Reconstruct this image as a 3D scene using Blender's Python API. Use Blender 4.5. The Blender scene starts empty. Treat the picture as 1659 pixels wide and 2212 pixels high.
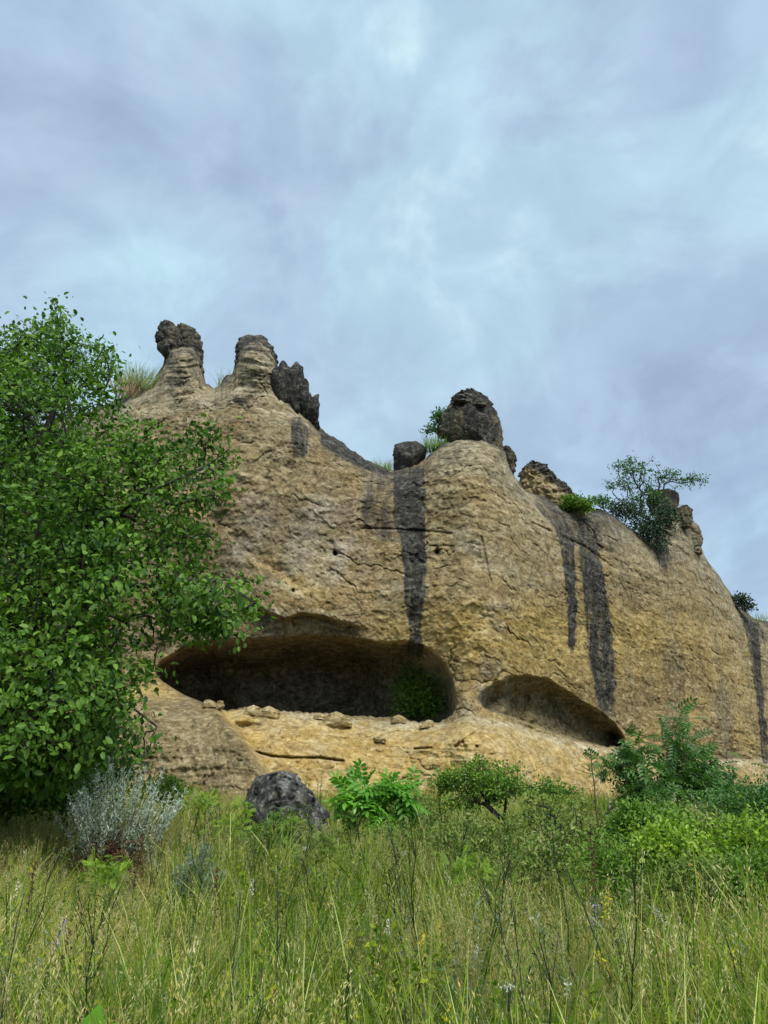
import bpy, math, random
import numpy as np
from mathutils import Vector
rng = np.random.default_rng(7)
random.seed(7)
R = math.radians
C = bpy.context.scene.collection
sc = bpy.context.scene

# ------------------------------------------------------------------ camera, world, sun, exposure
PITCH = R(20.0); FPX = 1597.5; CX = 829.5; CY = 1106.0; CAMZ = 1.55
cam = bpy.data.objects.new('camera', bpy.data.cameras.new('camera'))
C.objects.link(cam); sc.camera = cam
cam.location = (0, 0, CAMZ); cam.rotation_euler = (R(90) + PITCH, 0, 0)
cam.data.sensor_fit = 'VERTICAL'; cam.data.sensor_height = 36; cam.data.lens = 26.0
cam.data.clip_start = 0.05; cam.data.clip_end = 3000

SUN_EL, SUN_AZ = R(50), R(158)      # azimuth from +Y clockwise: behind the camera
world = bpy.data.worlds.new('World'); sc.world = world; world.use_nodes = True
wn = world.node_tree.nodes; wl = world.node_tree.links; wn.clear()
def W(t, **k):
    n = wn.new(t)
    for a, b in k.items(): setattr(n, a, b)
    return n
sky = W('ShaderNodeTexSky', sky_type='NISHITA', sun_disc=False, sun_elevation=SUN_EL, sun_rotation=SUN_AZ, altitude=300, air_density=1.0, dust_density=1.5)
bg1 = W('ShaderNodeBackground'); bg1.inputs[1].default_value = 0.05
wl.new(sky.outputs[0], bg1.inputs[0])
tc = W('ShaderNodeTexCoord'); sep = W('ShaderNodeSeparateXYZ'); wl.new(tc.outputs['Generated'], sep.inputs[0])
zz = W('ShaderNodeMath', operation='MAXIMUM'); wl.new(sep.outputs[2], zz.inputs[0]); zz.inputs[1].default_value = 0.0
za = W('ShaderNodeMath', operation='ADD'); wl.new(zz.outputs[0], za.inputs[0]); za.inputs[1].default_value = 2.6
dv = W('ShaderNodeVectorMath', operation='DIVIDE'); wl.new(tc.outputs['Generated'], dv.inputs[0])
cmb = W('ShaderNodeCombineXYZ')
for i in range(3): wl.new(za.outputs[0], cmb.inputs[i])
wl.new(cmb.outputs[0], dv.inputs[1])
mp = W('ShaderNodeMapping'); wl.new(dv.outputs[0], mp.inputs[0]); mp.inputs['Location'].default_value = (5.2, 1.1, 0.9); mp.inputs['Scale'].default_value = (3.1, 2.7, 4.6)
def wnoise(scale, detail, rough, dist, src=mp.outputs[0]):
    n = W('ShaderNodeTexNoise'); n.inputs['Scale'].default_value = scale; n.inputs['Detail'].default_value = detail
    n.inputs['Roughness'].default_value = rough; n.inputs['Distortion'].default_value = dist
    wl.new(src, n.inputs['Vector']); return n
def wramp(src, stops):
    r = W('ShaderNodeValToRGB'); wl.new(src, r.inputs[0]); r.color_ramp.interpolation = 'EASE'
    e = r.color_ramp.elements
    while len(e) < len(stops): e.new(0.5)
    for k, (p, c) in enumerate(stops): e[k].position = p; e[k].color = (*c, 1)
    return r
n1 = wnoise(2.6, 7, 0.54, 0.35); n2 = wnoise(1.1, 3, 0.5, 0.2); n3 = wnoise(8, 6, 0.55, 0.5)
r1 = wramp(n1.outputs[0], [(0.32, (0.275, 0.36, 0.48)), (0.46, (0.335, 0.445, 0.57)), (0.56, (0.38, 0.53, 0.63)), (0.68, (0.52, 0.69, 0.75))])
r2 = wramp(n2.outputs[0], [(0.32, (0.83, 0.86, 0.93)), (0.55, (1.0, 1.0, 1.0)), (0.72, (1.08, 1.15, 1.10))])
r3 = wramp(n3.outputs[0], [(0.3, (0.89, 0.90, 0.92)), (0.7, (1.09, 1.08, 1.07))])
def wmul(a, b):
    m = W('ShaderNodeMix', data_type='RGBA', blend_type='MULTIPLY'); m.inputs[0].default_value = 1
    m.clamp_result = False
    wl.new(a, m.inputs[6]); wl.new(b, m.inputs[7]); return m.outputs[2]
cc = wmul(wmul(r1.outputs[0], r2.outputs[0]), r3.outputs[0])
bg2 = W('ShaderNodeBackground'); wl.new(cc, bg2.inputs[0]); bg2.inputs[1].default_value = 0.515
mixs = W('ShaderNodeMixShader'); mixs.inputs[0].default_value = 0.93
wl.new(bg1.outputs[0], mixs.inputs[1]); wl.new(bg2.outputs[0], mixs.inputs[2])
wout = W('ShaderNodeOutputWorld'); wl.new(mixs.outputs[0], wout.inputs[0])

sl = bpy.data.lights.new('sun', 'SUN'); sl.energy = 1.5; sl.angle = R(28); sl.color = (1.0, 0.965, 0.90)
sun = bpy.data.objects.new('sun', sl); C.objects.link(sun)
sd = Vector((math.sin(SUN_AZ) * math.cos(SUN_EL), math.cos(SUN_AZ) * math.cos(SUN_EL), math.sin(SUN_EL)))
sun.rotation_euler = sd.to_track_quat('Z', 'Y').to_euler(); sun.location = sd * 60
sc.view_settings.view_transform = 'Standard'; sc.view_settings.look = 'None'
sc.view_settings.gamma = 1; sc.view_settings.exposure = 1.45; sc.view_settings.use_curve_mapping = False
sc.render.engine = 'CYCLES'
sc.cycles.max_bounces = 6; sc.cycles.diffuse_bounces = 4; sc.cycles.transmission_bounces = 4; sc.cycles.transparent_max_bounces = 4

# ------------------------------------------------------------------ helpers
ct, st = math.cos(PITCH), math.sin(PITCH)
def P(px, py, Y):
    """photo pixel (1659 x 2212 frame) and a distance along +Y -> a point of the place"""
    px, py, Y = np.broadcast_arrays(np.asarray(px, float), np.asarray(py, float), np.asarray(Y, float))
    up = (CY - py) / FPX; x = (px - CX) / FPX
    s = Y / (ct - st * up)
    return np.stack([x * s, Y, CAMZ + (st + ct * up) * s], -1)
def proj(V):
    d = V - np.array([0, 0, CAMZ]); f = d[:, 1] * ct + d[:, 2] * st; u = -d[:, 1] * st + d[:, 2] * ct
    return CX + FPX * d[:, 0] / f, CY - FPX * u / f, f

_perm = rng.permutation(256).astype(np.int32); _perm = np.concatenate([_perm, _perm, _perm])
_g = rng.normal(size=(256, 3)).astype(np.float32); _g /= np.linalg.norm(_g, axis=1)[:, None]
def pn(p):
    p = np.asarray(p, np.float32); i = np.floor(p).astype(np.int32); f = p - i; i &= 255
    u = f * f * f * (f * (f * 6 - 15) + 10)
    out = 0
    for dx in (0, 1):
        wx = u[..., 0] if dx else 1 - u[..., 0]; a = _perm[(i[..., 0] + dx) & 255]
        for dy in (0, 1):
            wy = u[..., 1] if dy else 1 - u[..., 1]; b = _perm[a + ((i[..., 1] + dy) & 255)]
            for dz in (0, 1):
                wz = u[..., 2] if dz else 1 - u[..., 2]
                g = _g[_perm[b + ((i[..., 2] + dz) & 255)]]
                out = out + wx * wy * wz * (g[..., 0] * (f[..., 0] - dx) + g[..., 1] * (f[..., 1] - dy) + g[..., 2] * (f[..., 2] - dz))
    return out * 1.5
def fbm(p, octv=4, gain=0.5, ridged=False):
    p = np.asarray(p, np.float32); o = 0; a = 1.0; t = 0
    for k in range(octv):
        n = pn(p)
        if ridged: n = 1 - 2 * np.abs(n)
        o = o + a * n; t += a; a *= gain; p = p * 2.03 + 17.3
    return o / t
def ss(x, a=0.0, b=1.0):
    t = np.clip((np.asarray(x, float) - a) / (b - a), 0, 1); return t * t * (3 - 2 * t)

def mk(name, V, F, mat, attrs=None, parent=None, smooth=True, link=True):
    """one mesh from numpy vertices and a face array (or list of face arrays)"""
    Fs = [np.asarray(f, np.int32) for f in (F if isinstance(F, list) else [F]) if len(f)]
    me = bpy.data.meshes.new(name); V = np.asarray(V, np.float32)
    me.vertices.add(len(V)); me.vertices.foreach_set('co', V.ravel())
    li = np.concatenate([f.ravel() for f in Fs]); tot = np.concatenate([np.full(len(f), f.shape[1], np.int32) for f in Fs])
    me.loops.add(len(li)); me.loops.foreach_set('vertex_index', li)
    me.polygons.add(len(tot)); me.polygons.foreach_set('loop_start', np.concatenate([[0], np.cumsum(tot)[:-1]]).astype(np.int32))
    me.update(calc_edges=True)
    me.polygons.foreach_set('use_smooth', np.full(len(tot), smooth))
    for k, a in (attrs or {}).items():
        at = me.attributes.new(k, 'FLOAT', 'POINT'); at.data.foreach_set('value', np.asarray(a, np.float32).ravel())
    if mat: me.materials.append(mat)
    me.update()
    o = bpy.data.objects.new(name, me)
    if link: C.objects.link(o)
    if parent: o.parent = parent
    return o
def tag(o, label=None, cat=None, group=None, kind=None):
    if label: o['label'] = label
    if cat: o['category'] = cat
    if group: o['group'] = group
    if kind: o['kind'] = kind
    return o
def thing(name, label, cat, loc, group=None):
    o = bpy.data.objects.new(name, None); C.objects.link(o); o.location = [float(v) for v in loc]; o.empty_display_size = 0.2
    return tag(o, label, cat, group)
def rel(V, root): return np.asarray(V) - np.array(root.location)

class Acc:
    """collects vertex / face arrays into one mesh"""
    def __init__(s): s.V = []; s.F3 = []; s.F4 = []; s.A = []; s.n = 0
    def add(s, V, F, a=0.5):
        if not len(V): return
        F = np.asarray(F); (s.F3 if F.shape[1] == 3 else s.F4).append(F + s.n); s.V.append(V)
        s.A.append(np.broadcast_to(np.asarray(a, float), (len(V),))); s.n += len(V)
    def build(s, name, mat, parent=None, smooth=True, link=True):
        V = np.concatenate(s.V)
        if parent is not None and parent.type == 'EMPTY': V = V - np.array(parent.location)
        F = ([np.concatenate(s.F3)] if s.F3 else []) + ([np.concatenate(s.F4)] if s.F4 else [])
        return mk(name, V, F, mat, {'var': np.concatenate(s.A)}, parent, smooth, link)

def norm(v): return v / (np.linalg.norm(v, axis=-1, keepdims=True) + 1e-9)
def tube(acc, pts, rad, k=5, a=0.5):
    pts = np.asarray(pts, float); n = len(pts); rad = np.broadcast_to(rad, (n,))
    t = norm(np.gradient(pts, axis=0)); ref = np.array([0.31, 0.87, 0.38])
    u = norm(np.cross(t, ref)); v = np.cross(t, u)
    an = np.arange(k) * 2 * math.pi / k
    V = pts[:, None, :] + rad[:, None, None] * (np.cos(an)[None, :, None] * u[:, None, :] + np.sin(an)[None, :, None] * v[:, None, :])
    i = np.arange(n - 1)[:, None] * k; j = np.arange(k)[None, :]; j2 = (j + 1) % k
    F = np.stack([i + j, i + j2, i + k + j2, i + k + j], -1).reshape(-1, 4)
    acc.add(V.reshape(-1, 3), F, a)
def frames(ax, nr):
    ax = norm(ax); x = norm(np.cross(ax, nr)); n = np.cross(x, ax)
    return np.stack([x, ax, n], -1)          # columns: side, axis, normal
def inst(acc, T, pos, Rm, scl, a=None):
    TV, TF = T; n = len(pos)
    if n == 0: return
    scl = np.broadcast_to(scl, (n,))
    V = np.einsum('nij,kj->nki', Rm, TV) * scl[:, None, None] + pos[:, None, :]
    F = (TF[None] + (np.arange(n) * len(TV))[:, None, None]).reshape(-1, TF.shape[1])
    if a is None: a = rng.random(n)
    acc.add(V.reshape(-1, 3), F, np.repeat(np.broadcast_to(a, (n,)), len(TV)))
def rdir(n, up=0.0):
    v = rng.normal(size=(n, 3)); v[:, 2] += up; return norm(v)

# leaf templates, y = axis, z = normal
def T_oval(w=0.5, fold=0.12):
    V = np.array([[0, 0, 0], [-w * .42, .33, fold], [0, .38, 0], [w * .42, .33, fold], [-w * .38, .72, fold * .6], [0, .75, -.03], [w * .38, .72, fold * .6], [0, 1.02, -.10]])
    F = np.array([[0, 2, 1], [0, 3, 2], [1, 2, 5], [1, 5, 4], [2, 3, 6], [2, 6, 5], [4, 5, 7], [5, 6, 7]])
    return V, F
def T_diamond(w=0.5):
    return np.array([[0, 0, 0], [-w / 2, .5, .05], [w / 2, .5, .05], [0, 1, -.05]], float), np.array([[0, 2, 1], [1, 2, 3]])
def T_pinnate(pairs=5, ll=0.36, lw=0.42, droop=0.35):
    V = []; F = []; ov = T_diamond(lw) if False else T_oval(lw, 0.08)
    def put(base, d):
        nonlocal V, F
        d = np.array(d, float); d /= np.linalg.norm(d); x = np.cross(d, [0, 0, 1]); x /= np.linalg.norm(x); nn = np.cross(x, d)
        M = np.stack([x, d, nn], -1); k = len(V)
        V += list((ov[0] * ll) @ M.T + base); F += [[a + k, b + k, c + k] for a, b, c in ov[1]]
    for i in range(pairs):
        t = 0.22 + 0.7 * i / (pairs - 1); base = np.array([0, t, -droop * t * t])
        for s in (-1, 1): put(base, [s * 1.0, 0.45, -0.25])
    put(np.array([0, 0.95, -droop * .9]), [0, 1, -.5])
    k = len(V); V += [[-.008, 0, 0], [.008, 0, 0], [.004, .95, -droop * .9], [-.004, .95, -droop * .9]]; F += [[k, k + 1, k + 2], [k, k + 2, k + 3]]
    return np.array(V), np.array(F)
OVAL, OVALN, DIA, DIAN, PIN = T_oval(0.62), T_oval(0.36), T_diamond(0.55), T_diamond(0.2), T_pinnate()
PINF = T_pinnate(7, 0.24, 0.38, 0.15)

# ------------------------------------------------------------------ materials
def new_mat(name):
    m = bpy.data.materials.new(name); m.use_nodes = True; nt = m.node_tree
    b = nt.nodes['Principled BSDF']; return m, nt, b
class NT:
    def __init__(s, nt): s.nt = nt
    def n(s, t, **k):
        o = s.nt.nodes.new(t)
        for a, b in k.items(): setattr(o, a, b)
        return o
    def l(s, a, b): s.nt.links.new(a, b)
    def noise(s, vec, scale, detail=4, rough=0.5, dist=0.0):
        o = s.n('ShaderNodeTexNoise'); o.inputs['Scale'].default_value = scale; o.inputs['Detail'].default_value = detail
        o.inputs['Roughness'].default_value = rough; o.inputs['Distortion'].default_value = dist; s.l(vec, o.inputs['Vector']); return o.outputs[0]
    def ramp(s, src, stops):
        r = s.n('ShaderNodeValToRGB'); s.l(src, r.inputs[0]); e = r.color_ramp.elements
        while len(e) < len(stops): e.new(0.5)
        for k, (p, c) in enumerate(stops):
            e[k].position = p; e[k].color = (*c, 1) if hasattr(c, '__len__') else (c, c, c, 1)
        return r.outputs[0]
    def mix(s, fac, a, b, mode='MIX'):
        m = s.n('ShaderNodeMix', data_type='RGBA', blend_type=mode)
        if isinstance(fac, (int, float)): m.inputs[0].default_value = fac
        else: s.l(fac, m.inputs[0])
        for k, v in ((6, a), (7, b)):
            if hasattr(v, '__len__'): m.inputs[k].default_value = (*v, 1)
            else: s.l(v, m.inputs[k])
        return m.outputs[2]
    def math(s, op, a, b=0.0, clamp=False):
        m = s.n('ShaderNodeMath', operation=op); m.use_clamp = clamp
        for k, v in ((0, a), (1, b)):
            if isinstance(v, (int, float)): m.inputs[k].default_value = v
            else: s.l(v, m.inputs[k])
        return m.outputs[0]
    def attr(s, name): 
        o = s.n('ShaderNodeAttribute'); o.attribute_name = name; return o.outputs['Fac']

def rock_mat():
    m, nt, b = new_mat('sandstone'); N = NT(nt)
    geo = N.n('ShaderNodeNewGeometry'); pos = geo.outputs['Position']
    mpz = N.n('ShaderNodeMapping'); N.l(pos, mpz.inputs[0]); mpz.inputs['Scale'].default_value = (0.35, 0.35, 1.6)
    mpv = N.n('ShaderNodeMapping'); N.l(pos, mpv.inputs[0]); mpv.inputs['Scale'].default_value = (1.8, 1.8, 0.22)
    mpf = N.n('ShaderNodeMapping'); N.l(pos, mpf.inputs[0]); mpf.inputs['Scale'].default_value = (0.8, 0.8, 1.3)
    big = N.noise(pos, 0.45, 4, 0.55, 0.3); mid = N.noise(pos, 1.7, 5, 0.62, 0.4); fine = N.noise(mpf.outputs[0], 5.5, 6, 0.68, 0.6)
    lay = N.noise(mpz.outputs[0], 2.2, 5, 0.6, 0.5); ver = N.noise(mpv.outputs[0], 1.6, 4, 0.6)
    och = N.attr('ochre'); pale = N.attr('pale'); stain = N.attr('stain'); pink = N.attr('pink'); grn = N.attr('green'); grey = N.attr('grey')
    mott = N.noise(pos, 3.2, 8, 0.70, 1.0); vf = N.noise(mpf.outputs[0], 13.0, 5, 0.7, 0.5)
    t = N.math('ADD', N.math('ADD', N.math('MULTIPLY', mott, 0.45), N.math('MULTIPLY', fine, 0.35)), N.math('MULTIPLY', vf, 0.25))
    t = N.math('ADD', t, N.math('MULTIPLY', N.math('SUBTRACT', lay, 0.5), 0.18))
    def zone(a, b_, c_): return N.ramp(t, [(0.42, a), (0.52, b_), (0.62, c_)])
    c = N.mix(N.ramp(big, [(0.42, 0.0), (0.58, 1.0)]), zone((0.085, 0.063, 0.036), (0.21, 0.160, 0.088), (0.42, 0.345, 0.22)), zone((0.12, 0.083, 0.040), (0.28, 0.200, 0.093), (0.47, 0.365, 0.20)))
    c = N.mix(N.math('MULTIPLY', och, N.ramp(mid, [(0.35, 0.5), (0.55, 1.0)])), c, zone((0.27, 0.175, 0.055), (0.44, 0.315, 0.110), (0.66, 0.525, 0.255)))
    c = N.mix(N.math('MULTIPLY', pale, N.ramp(lay, [(0.38, 0.4), (0.56, 1.0)])), c, zone((0.17, 0.145, 0.095), (0.36, 0.315, 0.215), (0.60, 0.545, 0.41)))
    c = N.mix(N.math('MULTIPLY', pink, N.ramp(mid, [(0.35, 0.5), (0.55, 1.0)])), c, zone((0.17, 0.138, 0.118), (0.31, 0.270, 0.235), (0.52, 0.485, 0.42)))
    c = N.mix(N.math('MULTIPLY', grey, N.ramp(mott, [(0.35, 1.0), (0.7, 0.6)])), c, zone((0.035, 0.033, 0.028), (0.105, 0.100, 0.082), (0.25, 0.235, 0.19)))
    c = N.mix(1.0, c, (0.84, 0.82, 0.76), 'MULTIPLY')
    sj = N.math('ADD', N.math('ADD', stain, N.math('MULTIPLY', N.math('SUBTRACT', ver, 0.5), 1.0)), N.math('MULTIPLY', N.math('SUBTRACT', mott, 0.5), 0.9))
    sm = N.ramp(sj, [(0.30, 0.0), (0.72, 0.96)])
    dk = N.ramp(t, [(0.43, (0.013, 0.013, 0.0125)), (0.53, (0.036, 0.035, 0.032)), (0.64, (0.15, 0.145, 0.12))])
    c = N.mix(sm, c, dk)
    c = N.mix(N.math('MULTIPLY', grn, N.ramp(mid, [(0.35, 0.2), (0.6, 0.9)])), c, (0.045, 0.105, 0.040))
    nt.links.new(c, b.inputs['Base Color']); b.inputs['Roughness'].default_value = 0.95; b.inputs['Specular IOR Level'].default_value = 0.15
    bm = N.n('ShaderNodeBump'); bm.inputs['Strength'].default_value = 0.6; bm.inputs['Distance'].default_value = 0.05
    h = N.math('ADD', N.math('MULTIPLY', N.noise(pos, 5.0, 8, 0.68, 0.3), 1.0), N.math('MULTIPLY', lay, 0.45))
    N.l(h, bm.inputs['Height']); N.l(bm.outputs[0], b.inputs['Normal'])
    return m
ROCK = rock_mat()

def boulder_mat():
    m, nt, b = new_mat('boulder_stone'); N = NT(nt); geo = N.n('ShaderNodeNewGeometry'); pos = geo.outputs['Position']
    f = N.noise(pos, 9, 6, 0.65, 0.4); g = N.noise(pos, 3.2, 4, 0.6)
    c = N.ramp(f, [(0.36, (0.014, 0.014, 0.014)), (0.50, (0.055, 0.056, 0.053)), (0.64, (0.24, 0.24, 0.22))])
    c = N.mix(N.ramp(g, [(0.58, 0.0), (0.66, 0.55)]), c, (0.14, 0.13, 0.06))
    N.l(c, b.inputs['Base Color']); b.inputs['Roughness'].default_value = 0.9
    bm = N.n('ShaderNodeBump'); bm.inputs['Strength'].default_value = 0.9; bm.inputs['Distance'].default_value = 0.05
    N.l(f, bm.inputs['Height']); N.l(bm.outputs[0], b.inputs['Normal']); return m
BOULDER = boulder_mat()

def leaf_mat(name, cols, transl=0.3, rough=0.5, spec=0.35, world_scale=None, instance=False):
    """cols: list of colours picked by the leaf's own random value"""
    m, nt, b = new_mat(name); N = NT(nt)
    v = N.attr('var')
    if instance:
        oi = N.n('ShaderNodeObjectInfo'); v = N.math('FRACT', N.math('ADD', v, N.math('MULTIPLY', oi.outputs['Random'], 3.7)))
    k = len(cols); c = N.ramp(v, [((i + 0.5) / k, cc_) for i, cc_ in enumerate(cols)])
    if world_scale:
        geo = N.n('ShaderNodeNewGeometry'); nz = N.noise(geo.outputs['Position'], world_scale, 3)
        c = N.mix(1.0, c, N.ramp(nz, [(0.35, (0.72, 0.78, 0.72)), (0.65, (1.22, 1.15, 1.05))]), 'MULTIPLY')
    N.l(c, b.inputs['Base Color']); b.inputs['Roughness'].default_value = rough; b.inputs['Specular IOR Level'].default_value = spec
    if transl:
        tr = N.n('ShaderNodeBsdfTranslucent'); N.l(N.mix(1.0, c, (1.2, 1.35, 0.7), 'MULTIPLY'), tr.inputs[0])
        ms = N.n('ShaderNodeMixShader'); ms.inputs[0].default_value = transl
        N.l(b.outputs[0], ms.inputs[1]); N.l(tr.outputs[0], ms.inputs[2])
        N.l(ms.outputs[0], nt.nodes['Material Output'].inputs[0])
    return m
def bark_mat(name, a, c2):
    m, nt, b = new_mat(name); N = NT(nt); geo = N.n('ShaderNodeNewGeometry')
    N.l(N.ramp(N.noise(geo.outputs['Position'], 14, 4, 0.6), [(0.35, a), (0.65, c2)]), b.inputs['Base Color']); b.inputs['Roughness'].default_value = 0.9
    return m
M_TREE = leaf_mat('tree_leaves', [(0.020, 0.060, 0.011), (0.046, 0.115, 0.018), (0.088, 0.180, 0.026), (0.170, 0.310, 0.045), (0.100, 0.220, 0.028), (0.050, 0.130, 0.020)], 0.30, 0.5, 0.25, 0.8)
M_DARK = leaf_mat('dark_leaves', [(0.016, 0.042, 0.016), (0.028, 0.060, 0.024), (0.040, 0.078, 0.034)], 0.12, 0.6)
M_WALNUT = leaf_mat('walnut_leaves', [(0.040, 0.115, 0.022), (0.065, 0.160, 0.028), (0.095, 0.210, 0.038), (0.060, 0.140, 0.040)], 0.3, 0.45, 0.35)
M_BRIGHT = leaf_mat('bright_leaves', [(0.085, 0.250, 0.022), (0.130, 0.330, 0.030), (0.190, 0.420, 0.045)], 0.35, 0.4, 0.5)
M_BUSH = leaf_mat('bush_leaves', [(0.070, 0.155, 0.014), (0.110, 0.225, 0.018), (0.160, 0.290, 0.026), (0.05, 0.12, 0.014)], 0.3, 0.5, 0.4)
M_OLIVE = leaf_mat('olive_leaves', [(0.080, 0.140, 0.024), (0.125, 0.195, 0.030), (0.19, 0.26, 0.045), (0.28, 0.30, 0.10)], 0.25, 0.6, 0.3)
M_YGREEN = leaf_mat('yellow_green_leaves', [(0.120, 0.220, 0.016), (0.19, 0.320, 0.022), (0.29, 0.430, 0.035)], 0.3, 0.5, 0.4)
M_SILVER = leaf_mat('silver_leaves', [(0.22, 0.29, 0.19), (0.36, 0.44, 0.33), (0.52, 0.61, 0.50), (0.66, 0.73, 0.62)], 0.15, 0.7, 0.2)
M_SAGE = leaf_mat('sage_leaves', [(0.10, 0.15, 0.09), (0.15, 0.21, 0.14), (0.21, 0.28, 0.20)], 0.15, 0.7, 0.2)
M_DRY = leaf_mat('dry_stalks', [(0.25, 0.165, 0.085), (0.36, 0.26, 0.13), (0.46, 0.36, 0.20), (0.14, 0.085, 0.05)], 0.15, 0.7, 0.2)
M_RUST = leaf_mat('rusty_seeds', [(0.10, 0.048, 0.026), (0.16, 0.085, 0.042), (0.065, 0.036, 0.028)], 0.05, 0.8, 0.2)
M_CREAM = leaf_mat('cream_flowers', [(0.50, 0.45, 0.24), (0.62, 0.57, 0.36), (0.42, 0.40, 0.20)], 0.1, 0.7, 0.2)
M_WHITE = leaf_mat('white_flowers', [(0.50, 0.50, 0.42), (0.42, 0.42, 0.38), (0.6, 0.6, 0.5)], 0.1, 0.7, 0.2)
M_YELLOW = leaf_mat('yellow_flowers', [(0.72, 0.62, 0.03), (0.62, 0.60, 0.06), (0.75, 0.55, 0.02)], 0.1, 0.7, 0.2)
M_LILAC = leaf_mat('lilac_flowers', [(0.30, 0.24, 0.36), (0.42, 0.38, 0.48), (0.24, 0.20, 0.26)], 0.1, 0.7, 0.2)
B_DARK = bark_mat('dark_bark', (0.012, 0.011, 0.011), (0.045, 0.038, 0.032))
B_STEM = bark_mat('green_stem', (0.045, 0.075, 0.022), (0.08, 0.10, 0.04))
B_BROWN = bark_mat('brown_stem', (0.07, 0.035, 0.022), (0.13, 0.075, 0.045))
B_DSTEM = bark_mat('dark_stem', (0.018, 0.026, 0.014), (0.04, 0.045, 0.025))

# ------------------------------------------------------------------ ground
def gz(x, y):
    x = np.asarray(x, float); y = np.asarray(y, float)
    base = 0.030 * np.clip(y, -20, 60) + 0.25 * ss(x, 6, 22) * ss(y, 6, 24)
    p = np.stack(np.broadcast_arrays(x * 0.22, y * 0.22, 0 * x + 3.3), -1)
    return base + 0.13 * pn(p)
ax1 = np.concatenate([np.linspace(-900, -40, 18)[:-1], np.linspace(-40, 60, 150), np.linspace(60, 900, 18)[1:]])
ay1 = np.concatenate([np.linspace(-900, -12, 16)[:-1], np.linspace(-12, 60, 120), np.linspace(60, 1500, 20)[1:]])
gx, gy = np.meshgrid(ax1, ay1); nx_, ny_ = len(ax1), len(ay1)
GV = np.stack([gx, gy, gz(gx, gy)], -1).reshape(-1, 3)
ii = (np.arange(ny_ - 1)[:, None] * nx_ + np.arange(nx_ - 1)[None]).ravel()
gm, nt, b = new_mat('meadow_soil'); N = NT(nt); geo = N.n('ShaderNodeNewGeometry')
N.l(N.ramp(N.noise(geo.outputs['Position'], 2.5, 6, 0.6), [(0.35, (0.030, 0.036, 0.014)), (0.55, (0.060, 0.060, 0.026)), (0.7, (0.11, 0.085, 0.045))]), b.inputs['Base Color'])
b.inputs['Roughness'].default_value = 1.0
tag(mk('ground', GV, np.stack([ii, ii + 1, ii + nx_ + 1, ii + nx_], -1), gm), 'gently rising meadow soil under the tall grass', kind='structure')

# ------------------------------------------------------------------ cliff
SKY = np.array([(-900, 1150), (-300, 1010), (0, 945), (150, 900), (250, 866), (300, 842), (350, 828), (440, 830), (462, 836), (480, 828), (500, 815), (560, 815), (610, 850), (650, 892), (692, 925),
                (735, 952), (790, 992), (830, 1010), (850, 1016), (905, 1002), (950, 966), (1000, 950), (1060, 962), (1090, 985), (1112, 1030), (1135, 1058), (1180, 1074), (1235, 1088), (1300, 1100),
                (1345, 1130), (1400, 1166), (1425, 1192), (1440, 1182), (1456, 1152), (1508, 1168), (1522, 1202), (1560, 1256), (1600, 1312), (1630, 1336), (1659, 1344), (1800, 1420), (2300, 1520), (3000, 1560)], float)
def skyline(px): return np.interp(px, SKY[:, 0], SKY[:, 1])
TOPS = [[(322, 838), (336, 818), (342, 806), (352, 789), (355, 772), (358, 755), (372, 744), (418, 742), (430, 758), (434, 785), (438, 808), (445, 826), (462, 838)],
        [(474, 834), (483, 818), (488, 811), (503, 806), (507, 786), (511, 766), (516, 748), (530, 738), (562, 736), (580, 744), (592, 758), (597, 782), (603, 812), (618, 842), (640, 868), (660, 888), (676, 904), (690, 922)],
        [(952, 966), (968, 955), (985, 946), (1010, 943), (1050, 950), (1080, 966), (1094, 980)],
        [(1404, 1170), (1412, 1162), (1418, 1140), (1420, 1106), (1430, 1098), (1462, 1098), (1470, 1112), (1486, 1122), (1496, 1142), (1508, 1156), (1514, 1180), (1520, 1196)]]
def skyline_top(px):
    y = skyline(px)
    for T in TOPS:
        T = np.array(T, float); m = (px >= T[0, 0]) & (px <= T[-1, 0])
        y = np.where(m, np.minimum(y, np.interp(px, T[:, 0], T[:, 1])), y)
    return y
WY = np.array([(-900, 34), (-200, 30), (0, 28.5), (300, 27.0), (440, 26.4), (500, 25.6), (620, 25.6), (760, 26.2), (900, 25.8), (1030, 25.0), (1100, 25.6), (1170, 27.2), (1300, 30.0), (1500, 35.5), (1659, 41), (1900, 50), (3000, 80)], float)
_wx = np.linspace(-900, 3000, 1951); _wy = np.interp(_wx, WY[:, 0], WY[:, 1]); _kk = np.hanning(71); _kk /= _kk.sum()
_wy = np.convolve(np.pad(_wy, 35, mode='edge'), _kk, 'valid'); WYS = np.stack([_wx, _wy], -1)
_sk = np.interp(_wx, SKY[:, 0], SKY[:, 1]); _sk = np.convolve(np.pad(_sk, 35, mode='edge'), _kk, 'valid')
def poly_in(px, py, poly):
    poly = np.asarray(poly, float); ins = np.zeros(px.shape, bool); j = len(poly) - 1
    for i in range(len(poly)):
        xi, yi = poly[i]; xj, yj = poly[j]
        c = ((yi > py) != (yj > py)) & (px < (xj - xi) * (py - yi) / (yj - yi + 1e-9) + xi)
        ins ^= c; j = i
    return ins
def poly_dist(px, py, pts, closed=True):
    pts = np.asarray(pts, float); d = np.full(px.shape, 1e9)
    n = len(pts)
    for i in range(n if closed else n - 1):
        a = pts[i]; b_ = pts[(i + 1) % n]; e = b_ - a; t = np.clip(((px - a[0]) * e[0] + (py - a[1]) * e[1]) / (e @ e + 1e-9), 0, 1)
        d = np.minimum(d, np.hypot(px - a[0] - t * e[0], py - a[1] - t * e[1]))
    return d
def curve(px, pts): pts = np.asarray(pts, float); return np.interp(px, pts[:, 0], pts[:, 1])
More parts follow.
